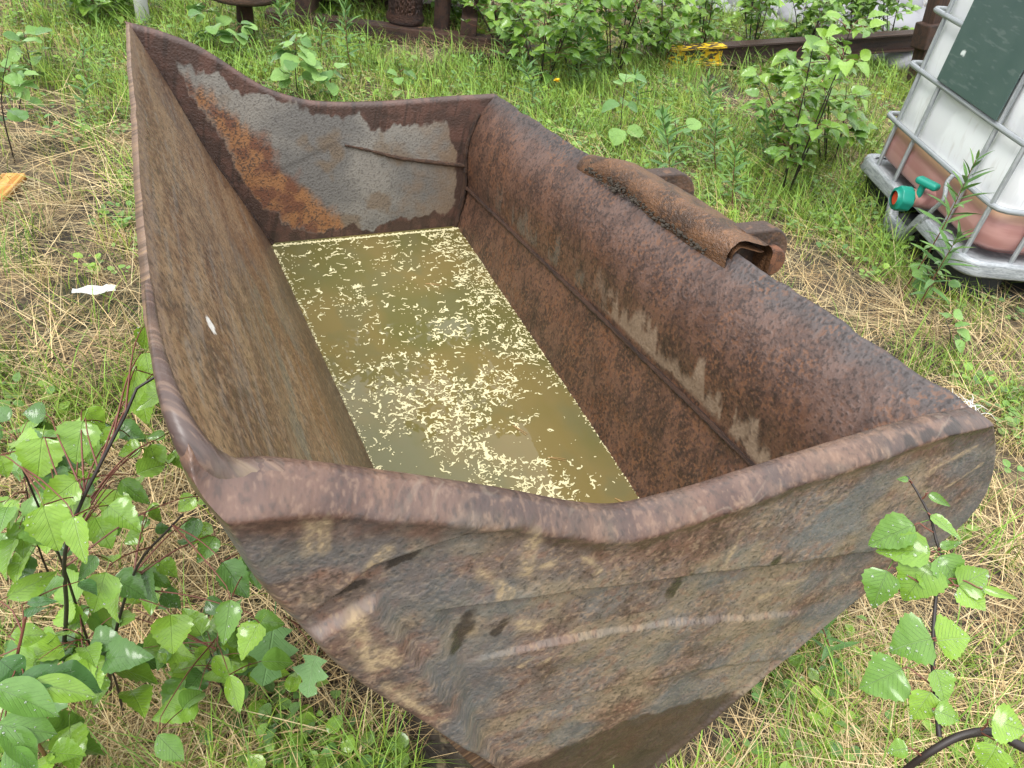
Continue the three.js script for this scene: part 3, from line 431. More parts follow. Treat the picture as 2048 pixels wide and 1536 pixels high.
  // valve
  const green = phy({ color: L3(0.008, 0.24, 0.175), roughness: 0.4 }), red = std({ color: L3(0.55, 0.06, 0.02), roughness: 0.5 }), plas = phy({ map: liquidTex.map, roughness: 0.4 });
  const pipe = new THREE.CylinderGeometry(0.036, 0.042, 0.12, 20); pipe.rotateX(Math.PI / 2); pipe.translate(0.59, 0.245, 0.03); const val = mesh('valve', pipe, plas, t);
  const cap = new THREE.LatheGeometry([[0.030, 0.012], [0.034, 0.0], [0.047, 0.0], [0.05, -0.006], [0.05, -0.05], [0.046, -0.056], [0.02, -0.056]].map((q) => new THREE.Vector2(q[0], q[1])), 24); { const p = cap.attributes.position; for (let i = 0; i < p.count; i++) { const r = Math.hypot(p.getX(i), p.getZ(i)); if (r > 0.045) { const a = Math.atan2(p.getZ(i), p.getX(i)), m = 1 + 0.05 * Math.sign(Math.sin(a * 12)); p.setX(i, p.getX(i) * m); p.setZ(i, p.getZ(i) * m); } } cap.computeVertexNormals(); } cap.rotateX(Math.PI / 2); cap.translate(0.59, 0.235, 0.135); mesh('cap', cap, green, val);
  const pl = new THREE.CylinderGeometry(0.033, 0.033, 0.012, 24); pl.rotateX(Math.PI / 2); pl.translate(0.59, 0.235, 0.128); mesh('plug', pl, red, val);
  const st = rod(V(0.61, 0.26, 0.06), V(0.61, 0.315, 0.06), 0.014, 14); mesh('spindle', st, green, val);
  const hd = new RoundedBoxGeometry(0.10, 0.03, 0.045, 4, 0.013); hd.rotateY(0.5); hd.translate(0.625, 0.325, 0.055); mesh('handle', hd, green, val);
  mesh('cage_bar', tube([lx(0.70, 0.40, -0.02), lx(0.70, 0.37, -0.03), lx(0.73, 0.31, -0.03), lx(0.69, 0.24, -0.025), lx(0.66, 0.17, -0.02)], 0.009, 0.009, 24, 8), galv, t);
}
// ---------------------------------------------------------------- scrap iron behind
const darkRust = std({ ...rustTex, color: L3(0.5, 0.42, 0.4), bumpScale: 0.004, roughness: 1 });
const obox = (w, h, d, x, y, z, ry = 0, rz = 0) => { const g = new RoundedBoxGeometry(w, h, d, 2, Math.min(w, h, d) * 0.08); g.rotateZ(rz); g.rotateY(ry); g.translate(x, y, z); return g; };
{
  const L = V(0.66, 0.06, -5.28), Rr = V(2.85, 0.27, -6.25), d = Rr.clone().sub(L), len = d.length(), q = new THREE.Quaternion().setFromUnitVectors(V(1, 0, 0), d.clone().normalize());
  const t = thing('steel_beam', 'long dark steel I-beam lying in the weeds with yellow paint on one end', 'steel beam', L); t.quaternion.copy(q);
  const I = (x0, x1) => mergeGeometries([obox(x1 - x0, 0.012, 0.10, (x0 + x1) / 2, 0.055, 0), obox(x1 - x0, 0.012, 0.10, (x0 + x1) / 2, -0.055, 0), obox(x1 - x0, 0.10, 0.011, (x0 + x1) / 2, 0, 0)]);
  mesh('beam', I(0.42, len), std({ ...rustTex, color: L3(0.42, 0.38, 0.4), bumpScale: 0.003, roughness: 0.8 }), t);
  const yt = surfaceTex(256, 128, (x, y) => { const n = fbm(x * 14, y * 8, 4); return [mixc([0.72, 0.46, 0.012], [0.05, 0.03, 0.02], sst(0.44, 0.52, n)), n, 0.5]; }, true);
  const ye = mesh('painted_end', I(0, 0.42), std({ map: yt.map, roughness: 0.5 }), t); ye.userData.label = 'chipped yellow paint';
  const p = thing('steel_post', 'dark rusty steel post with a welded foot plate standing at the end of the beam', 'steel post', V(2.5, gh(2.5, -5.7), -5.7)); p.rotation.z = 0.2;
  mesh('post', obox(0.1, 1.5, 0.1, 0, 0.74, 0, 0.4, -0.04), darkRust, p); mesh('bracket', obox(0.24, 0.16, 0.14, 0.02, 0.36, 0, 0.4), darkRust, p); mesh('foot_plate', obox(0.26, 0.02, 0.26, 0, 0.012, 0, 0.4), darkRust, p);
  const p2 = thing('steel_post', 'thin red-brown iron stake standing in the bushes', 'iron stake', V(0.13, gh(0.13, -5.9), -5.9)); mesh('post', obox(0.07, 1.1, 0.05, 0, 0.53, 0, 0.2), std({ ...rustTex, color: L3(0.7, 0.45, 0.4), roughness: 1 }), p2); mesh('foot_plate', obox(0.16, 0.015, 0.16, 0, 0.01, 0), darkRust, p2);
  // flanged pipe
  const f = thing('flanged_pipe', 'rusty pipe stub topped by a wide round flange plate', 'pipe', V(-1.8, gh(-1.8, -4.38), -4.38));
  mesh('pipe', new THREE.CylinderGeometry(0.042, 0.05, 0.26, 18).translate(0, 0.125, 0), std({ ...rustTex, color: L3(1.1, 0.8, 0.7), roughness: 1 }), f);
  const fl = new THREE.LatheGeometry([[0, 0.285], [0.16, 0.285], [0.185, 0.278], [0.19, 0.262], [0.183, 0.245], [0.06, 0.238], [0.05, 0.22]].map((a) => new THREE.Vector2(a[0], a[1])), 36); mesh('flange', fl, std({ ...rustTex, color: L3(1.6, 1.5, 1.2), roughness: 1 }), f);
  // old machine on skids
  const m = thing('scrap_machine', 'dark rusty old machine on steel skids half hidden by weeds', 'machine', V(-1.15, gh(-1.15, -5.2), -5.2)); m.rotation.y = 0.12;
  for (const z of [0.32, -0.35]) mesh('skid', obox(1.5, 0.09, 0.11, 0.02, 0.05, z), darkRust, m);
  mesh('housing', obox(0.9, 0.6, 0.5, -0.1, 0.62, -0.1), darkRust, m); mesh('cross_member', obox(0.1, 0.1, 0.7, -0.5, 0.14, 0), darkRust, m); mesh('cross_member', obox(0.1, 0.1, 0.7, 0.5, 0.14, 0), darkRust, m);
  const dr = new THREE.LatheGeometry([[0, 0], [0.10, 0], [0.12, 0.02], [0.115, 0.05], [0.105, 0.07], [0.105, 0.40], [0.12, 0.42], [0.12, 0.46], [0, 0.46]].map((a) => new THREE.Vector2(a[0], a[1])), 28); dr.translate(0.1, 0.09, 0.22); mesh('cylinder', dr, std({ ...rustTex, color: L3(0.95, 0.72, 0.66), roughness: 1 }), m);
  const dr2 = new THREE.CylinderGeometry(0.05, 0.05, 0.3, 18); dr2.translate(0.33, 0.24, 0.25); mesh('cylinder', dr2, std({ ...rustTex, color: L3(0.9, 0.7, 0.6), roughness: 1 }), m);
  mesh('leg', obox(0.09, 0.4, 0.09, -0.5, 0.28, 0.15), darkRust, m); mesh('leg', obox(0.09, 0.4, 0.09, 0.5, 0.28, 0.15), darkRust, m);
  const sl = thing('scrap_plate', 'bent dark steel plate lying beside the old machine', 'steel plate', V(-0.42, gh(-0.42, -4.75), -4.75)); mesh('plate', gridGeo(16, 8, (i, j) => { const x = i / 15 - 0.5, z = j / 7 - 0.5; return [x * 0.6, 0.05 + 0.06 * Math.sin(x * 3) + z * 0.03, z * 0.14, x, z]; }), darkRust, sl).rotation.y = 0.35; mesh('rib', obox(0.5, 0.04, 0.02, 0, 0.03, 0.02, 0.35), darkRust, sl);
  const woodTex = surfaceTex(256, 256, (x, y) => { const n = fbm(x * 30, y * 3, 4), k = fbm(x * 5, y * 4, 3); return [mixc([0.60, 0.33, 0.09], [0.38, 0.17, 0.035], sst(0.42, 0.62, n * 0.7 + k * 0.3)), n, 0.6]; }, true);
  const wd = gridGeo(9, 13, (i, j) => { const k = i / 8 * 6.2832, y = j / 12, sx = Math.sign(Math.cos(k)) * Math.min(1, Math.abs(Math.cos(k)) * 1.4) * 0.04 * (1 - 0.3 * y * y), sz = Math.sign(Math.sin(k)) * Math.min(1, Math.abs(Math.sin(k)) * 1.4) * 0.013; return [sx + (y > 0.95 ? 0.01 * Math.sin(k * 3) : 0), sz, y * 0.26 + 0.02 * Math.sin(k * 2) * y, i / 8, y]; });
  const wp = mesh(numbered('wood_offcut'), mergeVertices(wd), std({ map: woodTex.map, roughness: 0.6 })); wp.position.set(-1.92, gh(-1.9, -2.35) + 0.035, -2.42); wp.rotation.set(0.08, 0.12, 0.1); tag(wp, 'wet yellow split wood offcut lying in dry grass', 'wood');
  const ps = mesh(numbered('plastic_scrap'), gridGeo(10, 6, (i, j) => { const x = i / 9 - 0.5, z = j / 5 - 0.5; return [x * 0.12, 0.01 + 0.02 * fbm(i * 0.7, j * 0.9, 2), z * 0.05 * (1 - Math.abs(x)), x, z]; }), std({ color: L3(0.55, 0.55, 0.52), roughness: 0.5 })); ps.position.set(-1.31, gh(-1.31, -1.83) + 0.03, -1.83); ps.rotation.y = 0.4; tag(ps, 'small crumpled white plastic scrap on the bare soil', 'litter');
  { const R = rng(8), gs = []; for (let k = 0; k < 60; k++) { const a = R() * 6.28, l = 0.03 + 0.05 * R(), b = V((R() - 0.5) * 0.1, 0.01, (R() - 0.5) * 0.06); gs.push(tube([b, b.clone().add(V(Math.cos(a) * l * 0.5, 0.03 * R(), Math.sin(a) * l * 0.5)), b.clone().add(V(Math.cos(a) * l, 0.012 * R(), Math.sin(a) * l))], 0.0014, 0.0006, 5, 4)); } const m = mesh(numbered('fibre_tuft'), mergeGeometries(gs), std({ color: L3(0.72, 0.72, 0.7), roughness: 0.8 })); m.position.set(1.41, gh(1.41, -1.93) + 0.045, -1.93); tag(m, 'tuft of frayed white fibres in the straw behind the bucket corner', 'litter'); }
}
// ---------------------------------------------------------------- gravel yard and rocks beyond
{
  const R = rng(900), stone = [0, 1, 2].map((k) => { const g = mergeVertices(new THREE.IcosahedronGeometry(1, 3).deleteAttribute('normal').deleteAttribute('uv')), p = g.attributes.position; for (let i = 0; i < p.count; i++) { const x = p.getX(i), y = p.getY(i), z = p.getZ(i), m = 0.72 + 0.5 * fbm(x * 1.3 + k * 9 + 20, y * 1.3 + z * 1.7 + 30, 3); p.setXYZ(i, x * m * 1.2, y * m * 0.7, z * m); } g.computeVertexNormals(); return g; });
  const rockTex = surfaceTex(256, 256, (x, y) => { const n = fbm(x * 9, y * 9, 5); return [mixc([0.25, 0.26, 0.27], [0.5, 0.5, 0.51], sst(0.35, 0.65, n)), n, 0.6]; }, true);
  const rm = std({ color: L3(0.27, 0.27, 0.285), roughness: 0.6 });
  const sp = [[2.44, -6.2, 0.17], [2.15, -6.35, 0.12], [1.95, -7.1, 0.2], [2.7, -7.3, 0.26], [1.5, -7.4, 0.18], [3.2, -7.6, 0.24], [2.2, -7.9, 0.25], [3.0, -8.4, 0.3], [1.2, -7.9, 0.2], [2.5, -8.9, 0.3], [3.8, -8.5, 0.3], [1.75, -8.4, 0.22], [0.9, -8.4, 0.22], [3.4, -9.4, 0.3]];
  sp.forEach(([x, z, r], i) => { const m = mesh(numbered('rock'), stone[i % 3], rm); m.scale.setScalar(r); m.rotation.y = R() * 6; m.position.set(x, gh(x, z) + r * 0.25, z); tag(m, i < 2 ? 'grey rock in the weeds beside the steel post' : 'pale wet rock on the gravel beyond the bushes', 'rock', i < 2 ? 'rocks by the post' : 'rocks on the gravel'); });
  const gt = surfaceTex(512, 512, (x, y) => { const n = fbm(x * 40, y * 40, 3), m = fbm(x * 9, y * 9, 3); return [mixc([0.16, 0.16, 0.165], [0.45, 0.45, 0.46], sst(0.35, 0.65, n * 0.7 + m * 0.3)), n, 0.5]; }, true);
  const g = mesh('gravel_yard', gridGeo(40, 30, (i, j) => { const x = 0.6 + i / 39 * 8, z = -7.0 - j / 29 * 7; return [x, gh(x, z) + 0.012 + 0.012 * fbm(x * 5, z * 5, 2), z, x, z]; }), std({ ...gt, bumpScale: 0.03, roughness: 0.8 })); g.userData.kind = 'structure';
  const n = 2600, im = new THREE.InstancedMesh(stone[0], rm, n), M = new THREE.Matrix4(), q = new THREE.Quaternion(), e = new THREE.Euler();
  for (let k = 0; k < n; k++) { const x = 0.7 + R() * 6, z = -6.9 - R() * 5, r = 0.012 + 0.03 * R() * R(); e.set(R() * 6, R() * 6, R() * 6); M.compose(V(x, gh(x, z) + 0.02 + r * 0.3, z), q.setFromEuler(e), V(r, r, r)); im.setMatrixAt(k, M); }
  im.name = 'gravel_stones'; im.userData.kind = 'stuff'; tag(im, 'loose pale stones strewn over the gravel yard', 'gravel'); scene.add(im);
}
// ---------------------------------------------------------------- leaves and plants
const leafTex = (() => { const w = 256, h = 256; return surfaceTex(w, h, (x, y) => {
  const d = Math.abs(x - 0.5), rib = sst(0.022, 0.006, d), vein = sst(0.82, 0.97, Math.cos((y * 9 - d * 7.5) * 6.2832)) * 0.55 * sst(0.5, 0.1, d), n = fbm(x * 9, y * 9, 4);
  let c = mixc([0.80, 0.86, 0.75], [1, 1, 1], n); c = mixc(c, [1.0, 1.0, 0.95], Math.max(rib, vein) * 0.6); c = mixc(c, [0.72, 0.78, 0.6], sst(0.62, 0.74, fbm(x * 30, y * 30, 3)) * 0.5); return [c, 0.6 - 0.6 * Math.max(rib, vein * 0.8) + 0.15 * n, 0.5]; }); })();
const leafMats = (list, gloss = 0.9, tr = 0.3) => list.map((c) => phy({ map: leafTex.map, bumpMap: leafTex.bumpMap, bumpScale: 0.0015, color: L3(...c), roughness: 0.8, transmission: tr, thickness: 0, clearcoat: gloss, clearcoatRoughness: 0.16 }));
const M_birch = leafMats([[0.185, 0.35, 0.016], [0.24, 0.42, 0.02], [0.13, 0.28, 0.018], [0.08, 0.20, 0.022]]);
const M_alder = leafMats([[0.17, 0.33, 0.06], [0.23, 0.40, 0.09], [0.11, 0.24, 0.05]], 0.25);
const M_fire = leafMats([[0.12, 0.27, 0.05], [0.17, 0.33, 0.06], [0.09, 0.21, 0.04]], 0.2);
const M_dark = leafMats([[0.06, 0.18, 0.028], [0.12, 0.27, 0.028], [0.21, 0.38, 0.025]], 0.9, 0.28);
const M_pale = leafMats([[0.20, 0.36, 0.13], [0.17, 0.33, 0.11]], 0.2);
const stemRed = std({ color: L3(0.16, 0.055, 0.035), roughness: 0.5 }), stemDark = std({ color: L3(0.022, 0.015, 0.012), roughness: 0.5 }), stemGreen = std({ color: L3(0.12, 0.17, 0.05), roughness: 0.6 }), barkBirch = std({ color: L3(0.42, 0.38, 0.33), roughness: 0.8 });
function leafGeo({ shape, n = 10, serr = 0.06, fold = 0.35, droop = 0.18, twist = 0, petiole = 0.28, seed = 1, wave = 0.05 }) {
  const R = rng(seed), p = [], uv = [], ix = [];
  for (let i = 0; i <= n; i++) {
    const t = i / n, w = 0.5 * shape(t) * (1 + (i > 0 && i < n ? serr * (i % 2 ? 1 : -1) : 0)), y = -droop * t * t + droop * 0.45 * t, tw = twist * t, e = [fold * w + wave * (R() - 0.5), fold * w + wave * (R() - 0.5)], bx = 0.10 * twist * t * t;
    for (const [s, k] of [[-1, 0], [0, 0], [1, 1]]) { const x = s * w, yy = y + (s ? e[k] : 0); p.push(bx + x * Math.cos(tw) - (yy - y) * Math.sin(tw), y + (yy - y) * Math.cos(tw) + x * Math.sin(tw), t); uv.push(0.5 + s * 0.5 * Math.min(1, w * 2 + 0.02), t); }
  }
  for (let i = 0; i < n; i++) { const a = i * 3; ix.push(a, a + 3, a + 1, a + 1, a + 3, a + 4, a + 1, a + 4, a + 2, a + 2, a + 4, a + 5); }
  if (petiole) { const b = p.length / 3; for (const [z, y] of [[0.02, 0], [-petiole * 0.5, -0.02], [-petiole, -0.09]]) for (const a of [0, 2.094, 4.189]) { p.push(0.014 * Math.cos(a), y + 0.014 * Math.sin(a), z); uv.push(0.5, 0.02); } for (let s = 0; s < 2; s++) for (let k = 0; k < 3; k++) { const a = b + s * 3 + k, c = b + s * 3 + (k + 1) % 3; ix.push(a, c, a + 3, c, c + 3, a + 3); } }
  const g = geo(p, uv, ix); g.userData.rows = n; return g;
}
const dropGeo = new THREE.IcosahedronGeometry(1, 2), dropMat = phy({ color: L3(1, 1, 1), roughness: 0.03, transmission: 0.85, thickness: 0.002, ior: 1.33 });
const birchShape = (t) => Math.pow(Math.sin(Math.PI * Math.pow(t, 0.62)), 0.78) * (1 - 0.25 * t), ovate = (t) => Math.sin(Math.PI * Math.pow(t, 0.75)), round = (t) => Math.pow(Math.sin(Math.PI * Math.pow(t, 0.8)), 0.6), lance = (t) => Math.pow(Math.sin(Math.PI * Math.pow(t, 0.7)), 0.85), lobed = (t) => Math.pow(Math.sin(Math.PI * Math.pow(t, 0.6)), 0.5) * (0.72 + 0.28 * Math.cos(t * 15));
const variants = (o, k = 4) => Array.from({ length: k }, (_, i) => leafGeo({ ...o, droop: (o.droop ?? 0.18) * (0.4 + 0.5 * i), twist: (i - 1.5) * 0.25, seed: 50 + i }));
const G_birch = variants({ shape: birchShape, n: 14, serr: 0.055 }), G_alder = variants({ shape: round, n: 10, serr: 0.04, fold: 0.25, droop: 0.14 }), G_will = variants({ shape: ovate, n: 12, serr: 0.0, fold: 0.3, droop: 0.22, petiole: 0.15 }), G_lance = variants({ shape: lance, n: 7, serr: 0, fold: 0.4, droop: 0.4, petiole: 0.04 }), G_lobe = variants({ shape: lobed, n: 18, serr: 0.03, fold: 0.1, droop: 0.1, petiole: 0.4 });
const tmpM = new THREE.Matrix4();
function placeLeaf(parent, g, mat, base, tip, wid, normal) { // base/tip in parent's space; unit leaf: z 0..1, width 1
  const z = tip.clone().sub(base), len = z.length(); z.normalize(); const x = normal.clone().cross(z).normalize(), y = z.clone().cross(x), m = mesh('leaf', g, mat, parent);
  m.position.copy(base); m.quaternion.setFromRotationMatrix(tmpM.makeBasis(x, y, z)); m.scale.set(wid, Math.min(len, wid * 1.3), len); return m;
}
// plant from listed leaves (base xyz, tip xyz, width) and stem lines, all in metres
function listedPlant(name, label, cat, leaves, stems, gs, mats, seed, stemMat, extra = 0, group) {
  const R = rng(seed), b = stems[0][0][stems[0][0].length - 1], O = V(...b), t = thing(name, label, cat, O, group);
  for (const [pts, r0, r1] of stems) mesh('stem', tube(pts.map((q) => V(...q).sub(O)), r0, r1, 30, 7), stemMat, t);
  const joints = stems.flatMap(([pts]) => { const cv = new THREE.CatmullRomCurve3(pts.map((q) => V(...q).sub(O))); return Array.from({ length: 30 }, (_, i) => cv.getPointAt(i / 29)); });
  const tw = [], drops = [];
  for (const l of leaves) {
    const B = V(l[0], l[1], l[2]).sub(O), T = V(l[3], l[4], l[5]).sub(O), view = V(0, 1.42, 0).sub(V(l[0], l[1], l[2])).normalize(), len = T.distanceTo(B);
    T.add(T.clone().sub(B).multiplyScalar(0.15)).add(view.clone().multiplyScalar((R() - 0.4) * len * 0.4));
    const nrm = V(0, 0.5, 0).add(view.multiplyScalar(0.8)).add(V(R() - 0.5, R() - 0.5, R() - 0.5).multiplyScalar(0.8)).normalize();
    placeLeaf(t, gs[Math.floor(R() * gs.length)], mats[Math.floor(R() * mats.length)], B, T, l[6] * 1.2, nrm);
    { const m = t.children[t.children.length - 1], p = m.geometry.attributes.position, nl = m.geometry.userData.rows; m.updateMatrix(); for (let k = 0; k < 9; k++) { const i = 1 + Math.floor(R() * (nl - 1)), sd = R() < 0.5 ? 0 : 2, a = V().fromBufferAttribute(p, i * 3 + 1), b = V().fromBufferAttribute(p, i * 3 + sd); drops.push([a.lerp(b, 0.15 + 0.75 * R()).applyMatrix4(m.matrix), (0.0005 + 0.0013 * R() * R()) * Math.min(1, l[6] / 0.026)]); } }
    if (extra && R() < extra) { const off = V((R() - 0.5) * 0.07, -0.015 - 0.05 * R(), -0.01 - 0.05 * R()), a = R() * 6.28, B2 = B.clone().add(off), T2 = B2.clone().add(V(Math.cos(a) * len, -0.3 * len, Math.sin(a) * len)); placeLeaf(t, gs[Math.floor(R() * gs.length)], mats[Math.floor(R() * mats.length)], B2, T2, len * 0.8, V((R() - 0.5), 1, (R() - 0.3)).normalize()); tw.push(tube([B.clone(), B.clone().lerp(B2, 0.5).add(V(0, 0.004, 0)), B2], 0.0009, 0.0006, 6, 5)); }
    let best = null, bd = 9; for (const j of joints) { const d = j.distanceTo(B) + (j.y > B.y ? (j.y - B.y) * 0.8 : 0); if (d < bd) { bd = d; best = j; } }
    const mid = best.clone().lerp(B, 0.55).add(V(0, 0.12 * bd, 0)), pet = B.clone().add(T.clone().sub(B).multiplyScalar(-0.1)); if (bd > 0.004) tw.push(tube([best, mid, pet, B], Math.min(0.0014, 0.0007 + bd * 0.006), 0.0006, 8, 5));
  }
  { const im = new THREE.InstancedMesh(dropGeo, dropMat, drops.length), M = new THREE.Matrix4(), q = new THREE.Quaternion(); drops.forEach(([p, r], i) => im.setMatrixAt(i, M.compose(p.add(V(0, r * 0.35, 0)), q, V(r, r * 0.7, r)))); im.name = 'water_drops'; im.userData.kind = 'stuff'; t.add(im); }
  if (tw.length) for (const g of tw) mesh('twig', g, stemRed, t);
  return t;
}
const right=[[.36,.963,-.457,.335,.936,-.454,.028],[.372,.954,-.438,.342,.935,-.449,.027],[.373,.948,-.431,.36,.919,-.416,.036],[.345,.928,-.432,.338,.903,-.415,.028],[.378,.955,-.434,.393,.944,-.415,.024],[.391,.946,-.413,.409,.96,-.418,.026],[.391,.945,-.412,.408,.942,-.398,.024],[.376,.91,-.383,.353,.89,-.384,.04],[.379,.911,-.381,.398,.921,-.382,.036],[.357,.886,-.366,.335,.861,-.359,.036],[.378,.897,-.363,.386,.885,-.344,.021],[.375,.886,-.349,.367,.866,-.336,.025],[.377,.88,-.337,.393,.881,-.331,.017],[.353,.987,-.486,.347,.982,-.491,.005],[.367,.986,-.474,.382,.984,-.466,.007],[.37,.974,-.461,.391,.969,-.444,.01],[.41,.897,-.326,.428,.901,-.318,.027],[.412,.889,-.31,.407,.874,-.3,.025],[.36,.855,-.315,.35,.844,-.316,.014],[.405,.953,-.407,.425,.958,-.399,.007],[.378,.959,-.439,.392,.967,-.441,.008],[.373,.933,-.414,.367,.94,-.434,.015]];
const upper=[[-.488,.794,-.762,-.487,.771,-.749,.028],[-.483,.767,-.742,-.474,.734,-.724,.025],[-.46,.791,-.68,-.46,.753,-.649,.024],[-.48,.733,-.712,-.471,.696,-.688,.035],[-.464,.742,-.731,-.453,.704,-.707,.018],[-.567,.729,-.641,-.587,.733,-.634,.025],[-.505,.747,-.623,-.506,.713,-.591,.045],[-.532,.724,-.665,-.512,.696,-.658,.028],[-.561,.713,-.616,-.556,.678,-.585,.047],[-.466,.673,-.66,-.489,.671,-.647,.025],[-.458,.675,-.667,-.444,.646,-.65,.028],[-.444,.681,-.683,-.463,.679,-.675,.013],[-.495,.697,-.664,-.51,.684,-.645,.02],[-.473,.732,-.544,-.496,.718,-.513,.034],[-.48,.642,-.612,-.482,.618,-.586,.038],[-.48,.649,-.621,-.448,.621,-.617,.023],[-.597,.705,-.585,-.588,.683,-.574,.02],[-.395,.618,-.64,-.41,.606,-.623,.023],[-.525,.697,-.641,-.51,.665,-.624,.023],[-.549,.68,-.6,-.538,.657,-.589,.028]];
const mid=[[-.474,.752,-.489,-.455,.717,-.465,.039],[-.44,.747,-.485,-.423,.713,-.458,.024],[-.539,.552,-.629,-.517,.52,-.611,.041],[-.444,.62,-.505,-.445,.594,-.47,.036],[-.489,.516,-.565,-.451,.49,-.562,.037],[-.527,.519,-.592,-.536,.501,-.564,.019],[-.453,.494,-.614,-.43,.475,-.609,.025],[-.47,.49,-.596,-.434,.468,-.596,.022],[-.44,.467,-.581,-.415,.449,-.578,.029],[-.421,.448,-.564,-.408,.419,-.53,.049],[-.291,.614,-.499,-.288,.586,-.462,.027],[-.292,.467,-.561,-.306,.445,-.524,.037],[-.393,.502,-.666,-.406,.482,-.636,.027],[-.422,.524,-.677,-.424,.499,-.65,.022],[-.32,.617,-.547,-.286,.586,-.527,.033],[-.483,.524,-.636,-.499,.517,-.621,.022],[-.482,.537,-.654,-.491,.526,-.639,.019],[-.482,.543,-.662,-.466,.527,-.659,.019]];
const low=[[-.438,.242,-.724,-.461,.234,-.704,.03],[-.451,.219,-.675,-.467,.208,-.653,.026],[-.467,.283,-.604,-.478,.268,-.576,.022],[-.477,.208,-.638,-.48,.192,-.613,.026],[-.467,.21,-.648,-.44,.187,-.632,.023],[-.404,.263,-.612,-.377,.24,-.594,.025],[-.328,.39,-.521,-.304,.363,-.489,.022],[-.377,.185,-.66,-.396,.174,-.637,.026],[-.63,.282,-.641,-.633,.266,-.619,.023],[-.585,.271,-.663,-.589,.252,-.636,.026],[-.392,.372,-.434,-.357,.349,-.419,.027]];
const maple=[[-.311,.333,-.641,-.303,.29,-.576,.077],[-.238,.302,-.619,-.241,.273,-.572,.056]];
const willow=[[-.487,.631,-.376,-.467,.612,-.371,.027],[-.467,.613,-.362,-.429,.6,-.39,.022],[-.455,.61,-.368,-.402,.581,-.377,.024],[-.483,.619,-.353,-.431,.585,-.353,.032],[-.468,.598,-.325,-.423,.574,-.335,.032],[-.462,.594,-.325,-.426,.563,-.303,.027],[-.501,.667,-.426,-.472,.664,-.463,.023],[-.486,.642,-.398,-.462,.629,-.411,.021],[-.484,.657,-.429,-.463,.647,-.442,.01],[-.453,.584,-.309,-.424,.561,-.3,.025]];
const stemR=[[.354,.986,-.492],[.362,.98,-.48],[.373,.969,-.461],[.377,.96,-.449],[.381,.952,-.437],[.38,.93,-.413],[.379,.912,-.391],[.379,.893,-.365],[.381,.881,-.346],[.382,.867,-.322]];
const twigR=[[.472,.863,-.328],[.449,.87,-.323],[.421,.878,-.327],[.397,.872,-.323],[.378,.854,-.315],[.368,.819,-.311]];
const stemL1=[[-.398,.836,-.635],[-.419,.826,-.612],[-.428,.801,-.596],[-.449,.752,-.56],[-.466,.71,-.528],[-.49,.645,-.512],[-.561,.447,-.549],[-.635,.256,-.586]];
const stemL2=[[-.385,.642,-.59],[-.41,.608,-.582],[-.442,.564,-.572],[-.519,.383,-.588],[-.57,.224,-.59]];
const fire=[[-1.136,-4.166,.34,-.033,.009],[-1.574,-4.307,.25,-.009,.004],[-2.21,-3.452,.17,.012,-.008],[-1.977,-3.023,.18,.031,-.02],[-.13,-3.955,.26,-.073,.007],[.137,-4.449,.35,-.077,.0],[.252,-4.69,.29,-.099,.0],[.548,-3.202,.36,-.109,-.011],[.827,-3.905,.32,-.112,-.016],[.869,-3.216,.28,-.081,-.015],[1.124,-3.701,.29,-.123,-.027],[1.332,-3.91,.21,-.115,-.029],[1.898,-3.09,.48,-.175,-.082],[1.837,-2.902,.28,-.12,-.053],[.769,-.94,.17,-.072,-.011],[-.442,-4.084,.21,.007,-.001],[-.062,-4.352,.22,-.019,.001],[.437,-4.174,.24,-.066,-.004],[.837,-3.53,.26,-.094,-.014],[-1.365,-4.324,.21,.02,-.007],[-.361,-4.569,.25,.0,-.0],[1.301,-4.481,.28,-.115,-.026]];
const sap=[[.349,-3.706,.37,-.049,-.001],[.588,-3.676,.21,-.018,-.003],[-1.872,-4.093,.27,-.015,.006],[-1.232,-3.559,.32,-.001,-.001],[-1.092,-3.588,.23,-.015,.006],[1.544,-2.623,.17,-.062,-.023],[-2.024,-2.571,.42,.073,-.056],[-2.38,-3.293,.26,.013,-.009],[-2.263,-2.955,.21,.022,-.015],[1.536,-2.323,.13,-.061,-.024],[-.766,-3.929,.15,-.055,.012],[-1.714,-4.04,.2,-.004,.001]];
const bush=[[1.159,-3.48,.74,-.004,-.002],[1.303,-3.898,.48,-.246,-.061],[1.463,-3.962,.58,-.209,-.061],[-.11,-4.417,.45,-.052,.003],[.084,-4.701,.44,-.077,.001],[.33,-4.928,.43,-.06,-.002],[.602,-5.287,.4,-.094,-.006],[.945,-5.712,.36,-.097,-.012],[1.316,-5.793,.4,-.12,-.021],[1.753,-6.162,.38,-.093,-.023],[2.24,-6.573,.37,-.165,-.048],[2.482,-6.431,.43,-.193,-.065],[-2.602,-4.443,.18,-.036,.02],[-1.629,-5.196,.18,.006,-.002],[-.375,-4.975,.32,-.067,.007],[-.695,-5.389,.31,-.057,.01]];
listedPlant('birch_sprig', 'young birch sprig with round bright leaves on a thick dark twig before the bucket', 'birch sprig', right, [[twigR, 0.0042, 0.0026], [stemR, 0.0009, 0.0022]], G_birch, M_birch.slice(0, 3), 21, stemDark);
